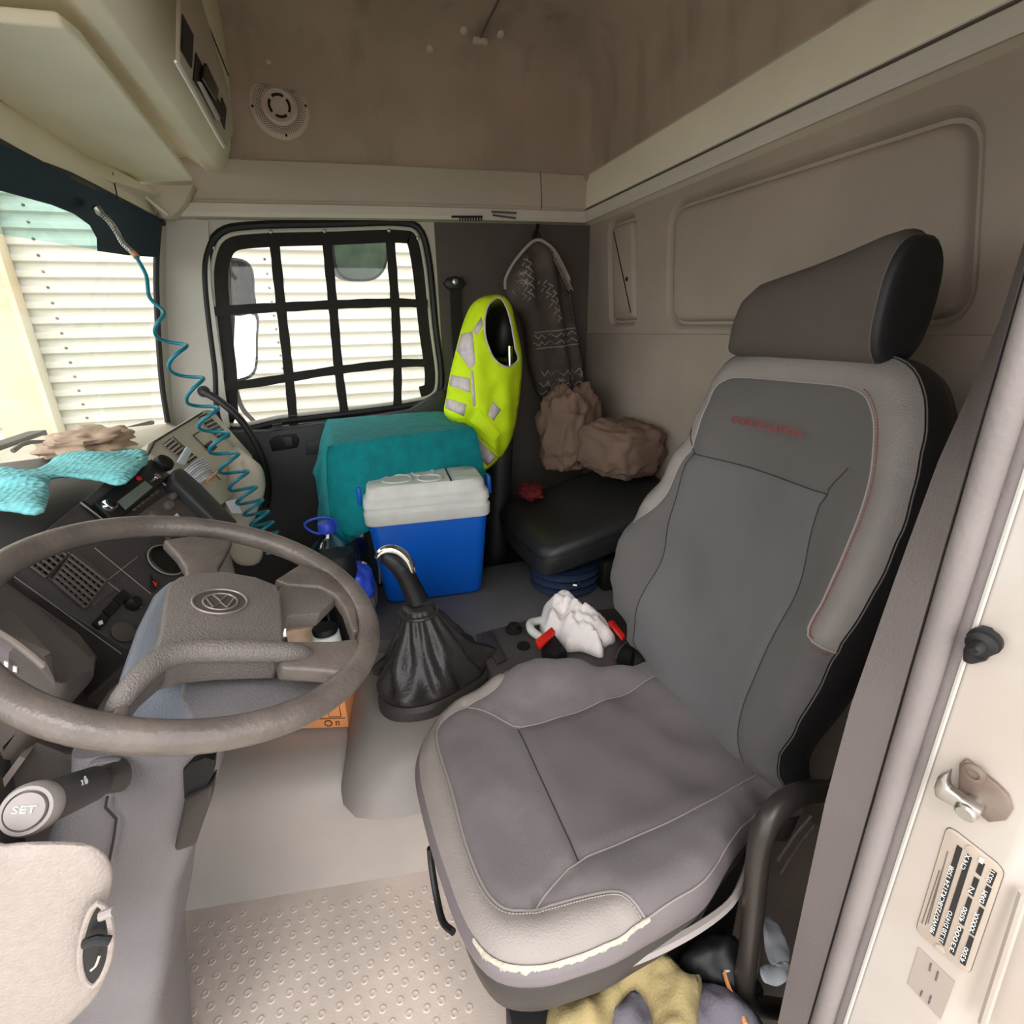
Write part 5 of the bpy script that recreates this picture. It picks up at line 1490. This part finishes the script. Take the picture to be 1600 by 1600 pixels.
# main slab of the centre stack, following the slanted plane
slab = [dp_(a, b, 0) for a, b in ((30, 862), (215, 712), (245, 722), (372, 835), (345, 880), (300, 950), (215, 1020), (190, 1010), (20, 905))]
MB().prism([p - SN * .16 for p in slab], SN * .16).build('centre_stack', M['dash'], dash, bevel=.004)
# body behind
sec = [(-1.0, .98), (-.62, 1.0), (-.50, .97), (-.46, .80), (-.50, .55), (-.62, .38), (-1.0, .30)]
MB().loft([[V((a, y, b)) for a, b in sec] for y in (.46, 1.62)]).build('dash_body', M['dash'], dash, bevel=.02, seg=3, smooth=50)
# radio
rad = dpoly(((142, 790), (232, 722), (262, 748), (176, 822)), .004, .012, 'radio', 'black', label='black car radio with grey display')
dpoly(((183, 784), (226, 752), (238, 762), (196, 797)), .017, .002, 'display', 'lcd', rad, 0)
def dknob(a, b, r, h, nm, mt, par, off=.012): MB().revolve([(r, 0), (r, h * .7), (r * .8, h), (0, h)], dp_(a, b, off), SN, 20).build(nm, M[mt], par, smooth=40)
dknob(168, 793, .013, .014, 'volume_knob', 'chrome', rad); dknob(168, 793, .010, .016, 'knob_face', 'black', rad)
dknob(242, 748, .008, .010, 'tuning_button', 'chrome', rad); dknob(216, 748, .005, .004, 'red_light', 'red', rad, .016)
for i in range(6):
    a = 206 + i * 7; b = 797 - i * 5.4
    dpoly(((a, b), (a + 4, b - 3), (a + 7, b - 1), (a + 3, b + 2)), .016, .003, 'preset_button', 'dash2', rad, 0)
dpoly(((122, 788), (128, 784), (166, 815), (160, 820)), .003, .006, 'radio_bracket', 'dark'); 
MB().tube([dp_(126, 785, .008), dp_(165, 816, .008)], .002, 6).build('bracket_edge', M['dash_line'], dash)
# heater panel below the radio
hpn = dpoly(((212, 808), (262, 772), (310, 810), (262, 846)), .004, .008, 'heater_panel', 'dash2')
for a, b, r in ((262, 792, .010), (268, 778, .007), (238, 808, .009)): dknob(a, b, r, .012, 'heater_knob', 'bpillar', hpn, .011)
dpoly(((262, 816), (272, 806), (276, 812), (266, 822)), .014, .012, 'usb_stick', 'paper', label='white USB plug')
dpoly(((292, 800), (306, 789), (325, 806), (310, 818)), .003, .003, 'pocket', 'dark')
# raised padded edge of the stack (document rest)
edge = [dp_(a, b, .035) for a, b in ((271, 733), (284, 728), (318, 757), (373, 814), (369, 836), (346, 824), (271, 750))]
MB().prism([p - SN * .045 for p in edge], SN * .045).build('padded_edge', M['door_dark'], dash, bevel=.008, seg=3)
for q in (((217, 722), (350, 838)), ((222, 716), (356, 832))):
    MB().tube([dp_(*q[0], .006), dp_(*q[1], .006)], .002, 6).build('trim_line', M['dash_line'], dash)
# phone cradle / ball mount at the top of the stack
MB().revolve([(.017, 0), (.020, .008), (.017, .018), (.010, .014)], dp_(252, 728, .005), SN, 18).build('cup_ring', M['dark'], dash)
# --- lower: vent with a grid of slats, switches, clock
vent = dpoly(((33, 862), (84, 828), (108, 862), (180, 925), (140, 955), (60, 905)), -.012, .014, 'vent_panel', 'dash2')
va, vb, vc_, vd2 = (86, 868), (112, 866), (182, 918), (128, 950)
def bil(u, v, A, B, Cc, D): return (A[0] * (1 - u) * (1 - v) + B[0] * u * (1 - v) + Cc[0] * u * v + D[0] * (1 - u) * v, A[1] * (1 - u) * (1 - v) + B[1] * u * (1 - v) + Cc[1] * u * v + D[1] * (1 - u) * v)
Q = ((84, 906), (112, 866), (166, 908), (134, 950))
dpoly(Q, .003, .002, 'vent_throat', 'dark')
for i in range(8):
    v = i / 7
    MB().tube([dp_(*bil(0, v, *Q), .010), dp_(*bil(1, v, *Q), .010)], .0022, 6).build('vent_slat', M['dash2'], dash)
for i in range(7):
    u = i / 6
    MB().tube([dp_(*bil(u, 0, *Q), .013), dp_(*bil(u, 1, *Q), .013)], .0026, 6).build('vent_slat', M['dash2'], dash)
Q2 = ((38, 876), (78, 848), (104, 868), (72, 902))
dpoly(Q2, .003, .002, 'vent_throat', 'dark')
for i in range(5):
    v = i / 4
    MB().tube([dp_(*bil(0, v, *Q2), .010), dp_(*bil(1, v, *Q2), .010)], .0022, 6).build('vent_slat', M['dash2'], dash)
for i in range(6):
    u = i / 5
    MB().tube([dp_(*bil(u, 0, *Q2), .013), dp_(*bil(u, 1, *Q2), .013)], .0024, 6).build('vent_slat', M['dash2'], dash)
for q in (((10, 892), (190, 1022)), ((105, 862), (222, 950)), ((148, 856), (236, 928)), ((170, 905), (215, 870)), ((78, 848), (104, 828))):
    MB().tube([dp_(*q[0], .005), dp_(*q[1], .005)], .0008, 5).build('panel_joint', M['dash_line'], dash)
for A_, (a, b) in enumerate(((155, 972), (172, 952), (188, 934))):
    s_ = dpoly(((a - 14, b + 4), (a + 2, b - 12), (a + 14, b - 2), (a - 2, b + 14)), .004, .006, 'rocker_switch', 'black')
    if A_ == 0: dpoly(((a - 2, b), (a + 4, b - 3), (a + 6, b + 3), (a, b + 5)), .011, .001, 'symbol', 'white_print', s_, 0)
MB().revolve([(.032, 0), (.034, .006), (.030, .010), (.028, .004), (0, .004)], dp_(258, 878, .002), SN, 32).build('round_gauge', M['black'], dash)
MB().tube([dp_(258, 878, .002) + (SN.orthogonal().normalized() * math.cos(2 * pi * i / 36) + SN.cross(SN.orthogonal().normalized()) * math.sin(2 * pi * i / 36)) * .034 + SN * .007 for i in range(36)], .0016, 6, closed=True).build('gauge_ring', M['dash_line'], dash)
dpoly(((234, 898), (244, 920), (238, 926), (232, 912)), .004, .006, 'hazard_switch', 'black'); dpoly(((238, 908), (246, 912), (243, 918)), .011, .001, 'hazard_mark', 'red')
MB().revolve([(.012, 0), (.012, .008), (.008, .016), (0, .016)], dp_(206, 945, .004), SN, 16).build('dial_knob', M['black'], dash)
MB().revolve([(.016, 0), (.018, .006), (.012, .008)], dp_(190, 990, .004), SN, 20).build('ignition_ring', M['dash2'], dash)
# --- instrument binnacle at far left
bin_ = [at(a, b, Y=y) for a, b, y in ((-60, 870, .80), (8, 912, .80), (70, 945, .78), (130, 990, .74), (158, 1020, .70), (150, 1060, .66), (98, 1085, .60), (92, 1062, .60), (60, 1030, .62), (-60, 960, .66))]
MB().prism(bin_, (-.10, .03, -.10)).build('instrument_hood', M['dash2'], dash, bevel=.012, seg=3)
cl_ = [at(a, b, Y=.635) + V((.004, 0, .004)) for a, b in ((-50, 985), (0, 1000), (45, 1030), (80, 1062), (86, 1090), (30, 1080), (-50, 1060))]
MB().prism(cl_, (-.02, .02, -.02)).build('cluster_lens', M['cluster_lens'], dash, bevel=.003)
MB().tube(cr([at(a, b, Y=.62) for a, b in ((-50, 972), (0, 990), (50, 1025), (86, 1060), (96, 1085))], 24), .0035, 8).build('hood_edge', M['dash_line'], dash)
for i, (a, b) in enumerate(((4, 1044), (18, 1052), (32, 1062), (42, 1068))):
    MB().prism([at(a + x, b + y, Y=.628) + V((.004, 0, .004)) for x, y in ((-3, -5), (3, -3), (3, 5), (-3, 3))], (0, .002, 0)).build('warning_symbol', M['white_print'], dash, smooth=0)
# knee panel under the binnacle
MB().prism([at(a, b, Y=.70) for a, b in ((-40, 1120), (110, 1180), (150, 1180), (105, 1290), (60, 1340), (-40, 1400))], (0, .15, -.05)).build('knee_panel', M['dash2'], dash, bevel=.01)
MB().prism([at(a, b, Y=.68) for a, b in ((30, 1182), (40, 1185), (0, 1240), (-10, 1236))], (0, .02, 0)).build('panel_rib', M['dash_line'], dash)
# --- pale end pod with its round vent
end = thing('dash_end_pod', at(90, 1590, Y=.45), 'speckled beige dash end pod with round black vent, lower left', 'dash end')
ep = [at(a, b, Y=.43) for a, b in ((-60, 1330), (8, 1316), (70, 1312), (130, 1314), (158, 1324), (174, 1345), (178, 1372), (172, 1400), (168, 1412), (174, 1440), (174, 1490), (166, 1530), (148, 1562), (110, 1600), (60, 1640), (-60, 1640))]
rg = cr(ep, 90, True); ecn = sum(rg, V((0, 0, 0))) / 90
VDIR = (ecn - CAMLOC).normalized()
MB().loft([[p + VDIR * .10 for p in rg], [p + VDIR * .012 for p in rg], [ecn + (p - ecn) * .99 + VDIR * .003 for p in rg], [ecn + (p - ecn) * .95 - VDIR * .003 for p in rg], [ecn + (p - ecn) * .82 - VDIR * .009 for p in rg], [ecn + (p - ecn) * .5 - VDIR * .014 for p in rg]]).build('pod', M['beige_end'], end, smooth=70)
MB().tube([ecn + VDIR * .06, V((-.40, .50, .72)), V((-.54, .56, .66))], .045, 14).build('pod_duct', M['dash'], end)
ve = cr([at(a, b, Y=.414) for a, b in ((153, 1411), (164, 1418), (172, 1440), (174, 1470), (170, 1500), (158, 1528), (144, 1540), (132, 1530), (126, 1505), (127, 1475), (134, 1445), (142, 1424))], 40, True)
vcn = sum(ve, V((0, 0, 0))) / 40
MB().tube(ve, .0028, 8, closed=True).build('vent_ring', M['beige_end'], end)
MB().loft([ve, [vcn + (p - vcn) * .85 - VDIR * .002 for p in ve], [vcn + (p - vcn) * .4 - VDIR * .003 for p in ve]], cap0=True).build('vent_ball', M['black'], end)
MB().tube([at(a, b, Y=.405) for a, b in ((130, 1475), (150, 1468), (172, 1470))], .004, 8).build('vent_blade', M['black'], end)
MB().tube(cr([at(a, b, Y=.406) for a, b in ((142, 1516), (150, 1508), (156, 1492))], 8), .0012, 6).build('vent_glint', M['chrome'], end)
MB().tube([at(a, b, Y=.400) for a, b in ((156, 1432), (177, 1424))], .004, 8).build('vent_pin', M['piping'], end)

# --- passenger side dash (beige)
pd = thing('passenger_dash', (-.5, 1.85, .3), 'beige passenger side dashboard with two barred vents', 'dashboard')
PA = at(232, 702, Y=1.52); PB = at(322, 640, Y=2.06); PC = at(338, 766, Y=1.62)
PN = (PB - PA).cross(PC - PA).normalized()
if PN.dot(CAMLOC - PA) < 0: PN = -PN
def pp(a, b, off=0): return at(a, b, P=PA + PN * off, N=PN)
def ppoly(px, off, th, nm, mt, bev=.002): return MB().prism([pp(a, b, off) for a, b in px], PN * th).build(nm, M[mt], pd, bevel=bev, smooth=40)
fc = [pp(a, b, 0) for a, b in ((228, 704), (232, 692), (318, 640), (332, 640), (395, 712), (400, 745), (345, 790), (325, 770))]
MB().prism([p - PN * .14 for p in fc], PN * .14).build('face', M['beige_dash'], pd, bevel=.006)
MB().loft([[V((a, y, b)) for a, b in ((-1.0, .97), (-.60, .985), (-.52, .95), (-.50, .70), (-.60, .4), (-1.0, .3))] for y in (1.63, 2.17)]).build('dash_body', M['beige_dash'], pd, bevel=.02, seg=3, smooth=50)
tl_ = [pp(a, b, .004) for a, b in ((222, 708), (236, 690), (322, 638))]
MB().tube(cr([pp(a, b, .003) for a, b in ((231, 711), (241, 692), (245, 688), (316, 645))], 16), .0025, 6).build('face_joint', M['seam'], pd)
for A_, B_q, n_s in (((258, 690), (300, 726), 9), ((294, 722), (318, 742), 6)):
    pass
def barred(Q, n, nm='vent_bar'):
    ppoly(Q, .002, .002, 'vent_throat', 'dark', 0)
    for i in range(n):
        v = (i + .5) / n
        MB().tube([pp(*bil(0, v, *Q), .006), pp(*bil(1, v, *Q), .006)], .0024, 6).build(nm, M['beige_dash'], pd)
barred(((255, 694), (266, 685), (318, 722), (305, 731)), 9)
barred(((310, 652), (322, 646), (360, 682), (346, 688)), 7)
ppoly(((319, 696), (328, 689), (338, 700), (329, 708)), .003, .006, 'square_switch', 'dark')
for q in (((302, 680), (322, 700)), ((302, 680), (312, 674)), ((270, 682), (345, 750))):
    MB().tube([pp(*q[0], .002), pp(*q[1], .002)], .0014, 5).build('face_joint', M['seam'], pd)
bl_ = [at(a, b, Y=1.72) for a, b in ((352, 770), (362, 738), (385, 722), (405, 728), (413, 750), (412, 775), (402, 800), (395, 830), (410, 862), (400, 885), (365, 880), (350, 830))]
rb = cr(bl_, 60, True); rcn = sum(rb, V((0, 0, 0))) / 60
MB().loft([[p + V((-.10, .32, 0)) for p in rb], [p + V((0, .02, 0)) for p in rb], [rcn + (p - rcn) * .97 + V((0, .004, 0)) for p in rb], [rcn + (p - rcn) * .85 + V((0, -.008, 0)) for p in rb], [rcn + (p - rcn) * .5 + V((0, -.014, 0)) for p in rb]]).build('lower_bulge', M['beige_dash'], pd, smooth=60)

# ---- things lying on the dash
cy = thing('cyan_cloth', at(100, 730, Z=1.02), 'pale cyan textured cleaning cloth lying over the dash top', 'cloth')
def cyd(p, ol):
    e = poly_d(p, ol, True)
    return .006 * min(1, e / .015) + .010 * fbm((p.x, p.y, 7), 6) + .012 * math.exp(-((p.x * .55 + p.y - .78) / .02) ** 2) + .006 * math.sin(p.x * 38 + p.y * 26) * min(1, e / .03) - .05 * max(0, (.98 - p.y))
cloth(((0, 735), (20, 728), (42, 740), (75, 725), (95, 715), (150, 708), (200, 702), (224, 703), (231, 716), (222, 730), (205, 745), (185, 754), (150, 750), (110, 747), (82, 752), (76, 775), (66, 798), (40, 800), (0, 795), (-60, 785), (-60, 740)), 1.035, 'Z', cyd, 'terry_cloth', M['cyan'], cy, h=.012, thick=.006)
lump('crumpled_paper', at(140, 698, Z=1.01) + V((0, 0, .012)), (.085, .11, .03), .35, 2.2, 21, M['tan'], flat=1.0, label='crumpled tan paper at the foot of the windscreen', cat='paper')
MBp = thing('cable_ties', pp(300, 735, .02), 'bundle of white cable ties stuck in the dash vent', 'cable ties')
for i in range(9):
    a0 = (286 + i * 3.2, 738 + i * 2.0); a1 = (318 + i * 2.2, 715 + i * 3.6)
    MB().tube(cr([pp(*a0, .012), pp((a0[0] + a1[0]) / 2, (a0[1] + a1[1]) / 2 - 3, .03 + .004 * (i % 3)), pp(*a1, .03 + .006 * (i % 2))], 8), .0028, 5).build('tie', M['paper'], MBp)
q0_ = at(272, 727, Y=1.42); 
tag(MB().prism([pp(a, b, .02) for a, b in ((274, 724), (288, 700), (298, 706), (286, 728))], PN * .01).build('white_plug', M['paper'], bevel=.003), 'white plastic plug standing on the dash beside the cable ties', 'plug')
tag(MB().tube([pp(324, 752, .05), pp(368, 714, .065)], .0045, 6).build('pencil', M['wood']), 'orange wooden pencil leaning on the beige dash', 'pencil')
tag(MB().prism([at(a, b, Y=1.60) for a, b in ((352, 784), (370, 780), (378, 802), (362, 802))], (.0, .004, 0)).build('paper_note', M['paper']), 'white paper note leaning on beige dash bulge', 'note')

# ---- coiled cord with its gooseneck
cd = thing('coiled_cord', at(430, 860, Y=1.48), 'teal coiled cord hanging from a steel gooseneck at the windscreen', 'cord')
gn = [at(a, b, Y=y) for a, b, y in ((156, 332, 1.70), (170, 345, 1.70), (182, 362, 1.69), (192, 380, 1.69), (208, 395, 1.68))]
gnc = cr(gn, 60)
MB().tube(gnc, [.0065 + .0012 * math.sin(i * 2.1) for i in range(60)], 8).build('gooseneck', M['steel'], cd)
MB().revolve([(.006, -.006), (.010, 0), (.010, .012), (.006, .016)], gn[0], (-.4, -.2, .8), 14).build('tip', M['steel'], cd)
MB().tube([gn[-1], at(214, 402, Y=1.675)], .008, 10).build('copper_ferrule', M['wood'], cd)
guide = [at(a, b, Y=y) for a, b, y in ((212, 400, 1.675), (228, 430, 1.67), (240, 470, 1.66), (252, 505, 1.65), (272, 545, 1.64), (296, 592, 1.62), (322, 642, 1.60), (342, 690, 1.58), (366, 738, 1.56), (388, 778, 1.54), (408, 815, 1.52), (424, 845, 1.50), (434, 862, 1.49))]
gd = cr(guide, 700)
path = []
knots = ((0, 0), (.10, .0), (.22, 1.0), (.33, 2.0), (.44, 3.0), (.53, 4.0), (.61, 5.0), (.68, 6.0), (.75, 7.1), (.81, 8.3), (.87, 9.7), (.93, 11.3), (1.0, 13.4))
for i, p in enumerate(gd):
    t = i / 699
    tg = (gd[min(i + 1, 699)] - gd[max(i - 1, 0)]).normalized()
    a_ = RT - tg * RT.dot(tg); a_.normalize(); b__ = tg.cross(a_)
    for k in range(len(knots) - 1):
        if knots[k][0] <= t <= knots[k + 1][0]:
            f_ = (t - knots[k][0]) / (knots[k + 1][0] - knots[k][0]); turns = knots[k][1] + f_ * (knots[k + 1][1] - knots[k][1]); break
    rad_ = 0 if t < .06 else min(.032, .032 * (t - .06) / .22)
    if t > .8: rad_ = .032 - .007 * (t - .8) / .2
    ph = pi * .75 + 2 * pi * turns
    path.append(p + (a_ * math.cos(ph) + b__ * math.sin(ph)) * rad_)
MB().tube(path, .0048, 7).build('coil', M['cord'], cd, smooth=80)

# ================================================================== ON THE HUMP
bx0 = [at(a, b, Z=.322) for a, b in ((392, 1141), (545, 1136))]
cb_ = thing('cardboard_box', (bx0[0] + bx0[1]) / 2, 'small orange cardboard box with printed icons on the hump', 'box')
uu_ = (bx0[1] - bx0[0]); uu_.z = 0; uu_.normalize(); vv_ = V((-uu_.y, uu_.x, 0))
p0 = bx0[1] - uu_ * .22
MB().prism([p0, bx0[1], bx0[1] + vv_ * .12, p0 + vv_ * .12], (0, 0, .085)).build('carton', M['card'], cb_, bevel=.001)
def bxp(u, z): return bx0[1] - uu_ * (.22 - u) + V((0, 0, z)) - vv_ * .0012
for z_ in (.03, .078):
    MB().tube([bxp(.01, z_), bxp(.215, z_)], .0012, 4).build('printed_line', M['card_print'], cb_)
MB().tube([bxp(.17 + .009 * math.cos(2 * pi * i / 14), .015 + .009 * math.sin(2 * pi * i / 14)) for i in range(14)], .0016, 4, closed=True).build('recycling_icon', M['card_print'], cb_)
MB().tube([bxp(.19, .008), bxp(.19, .02), bxp(.197, .02), bxp(.197, .008)], .0014, 4).build('carton_icon', M['card_print'], cb_)
MB().tube([bxp(.205, .035), bxp(.205, .07), bxp(.175, .07), bxp(.175, .035), bxp(.205, .035)], .001, 4).build('printed_frame', M['card_print'], cb_)
# odds and ends seen through the wheel
q = at(480, 985, Y=1.32)
tag(MB().prism([V((q.x - .05, q.y - .02, .319)), V((q.x + .03, q.y - .02, .319)), V((q.x + .03, q.y + .06, .319)), V((q.x - .05, q.y + .06, .319))], (0, 0, q.z + .02 - .319)).build('kraft_carton', M['tan'], bevel=.003), 'tan carton seen through the steering wheel spokes', 'carton')
q = at(508, 985, Y=1.24)
jar = thing('cream_jar', (q.x, q.y, .319), 'cream jar with black lid seen through the wheel', 'jar')
MB().revolve([(.034, .319 - q.z), (.036, -.03), (.034, -.006), (.028, -.004)], q, n=24).build('jar_body', M['cool_white'], jar, smooth=50)
MB().revolve([(.031, -.004), (.032, .006), (.028, .012), (0, .013)], q, n=24).build('lid', M['dark'], jar)

# ================================================================== UNDER THE SEAT
def heap(px, z, hgt, seed, f_=20):
    def d(p, ol):
        e = poly_d(p, ol, True); k = min(1, e / .035)
        r = abs(noise.noise(V((p.x * f_, p.y * f_, seed)))) + .5 * abs(noise.noise(V((p.x * f_ * 2.1, p.y * f_ * 2.1, seed + 5))))
        return k ** .6 * (hgt + hgt * .9 * (.55 - r)) + .008 * math.sin(p.x * 70 + seed) * k
    return d
def under(name, px, z, hgt, seed, mt, label, cat):
    t = thing(name, at(*px[0], Z=z), label, cat)
    cloth(px, z, 'Z', heap(px, z, hgt, seed), 'folds', M[mt], t, h=.009, thick=.004)
    return t
MB().box((.36, .47, .09), (.44, .14, .18)).build('floor_step', M['seat_side'], bevel=.01, kind='structure', label='dark floor step beside the seat base')
under('slate_clothes', ((950, 1560), (990, 1530), (1040, 1545), (1080, 1540), (1130, 1545), (1165, 1570), (1190, 1600), (1180, 1640), (930, 1640)), .20, .035, 31, 'slate', 'crumpled slate grey clothes under the seat near the grab bar', 'clothes')
under('khaki_cloth', ((862, 1570), (905, 1560), (930, 1550), (955, 1530), (975, 1490), (1010, 1482), (1045, 1495), (1070, 1525), (1095, 1530), (1090, 1570), (1082, 1640), (1035, 1640), (1015, 1575), (990, 1545), (960, 1580), (940, 1640), (862, 1640)), .245, .035, 41, 'khaki', 'khaki cloth heaped under the front of the driver seat', 'cloth')
under('grey_jacket', ((1060, 1500), (1090, 1470), (1130, 1462), (1160, 1480), (1165, 1540), (1130, 1545), (1095, 1528), (1075, 1520)), .215, .03, 51, 'seat_side', 'black folded garment under the seat behind khaki cloth', 'garment')
for px, lab in ((((1190, 1440), (1200, 1428), (1225, 1455), (1235, 1490), (1225, 1510), (1202, 1500)), 'upper crumpled white paper behind the grab bar'), (((1188, 1512), (1212, 1504), (1232, 1506), (1228, 1535), (1195, 1532)), 'lower crumpled white paper behind the grab bar'), (((1128, 1480), (1142, 1484), (1144, 1515), (1130, 1518)), 'narrow white paper left of the grab bar')):
    t = thing('paper_scrap', at(*px[0], Z=.22), lab, 'paper', 'paper scraps under the seat')
    cloth(px, .23, 'Z', lambda p, ol: .012 * fbm((p.x, p.y, 3), 24), 'sheet', M['paper'], t, h=.008, thick=.0015, nseg=40)
tag(MB().tube(cr([at(a, b, Z=.24) for a, b in ((1132, 1520), (1140, 1545), (1155, 1575), (1165, 1600))], 12), .0035, 6).build('orange_strap', M['card']), 'thin orange and white strap left of the grab bar', 'strap')
tag(MB().prism([at(a, b, Z=.15) for a, b in ((812, 1565), (860, 1562), (862, 1630), (825, 1640))], (0, 0, .01)).build('pale_sheet', M['beige_end'], bevel=.002), 'pale plastic sheet under the front corner of the seat', 'sheet')
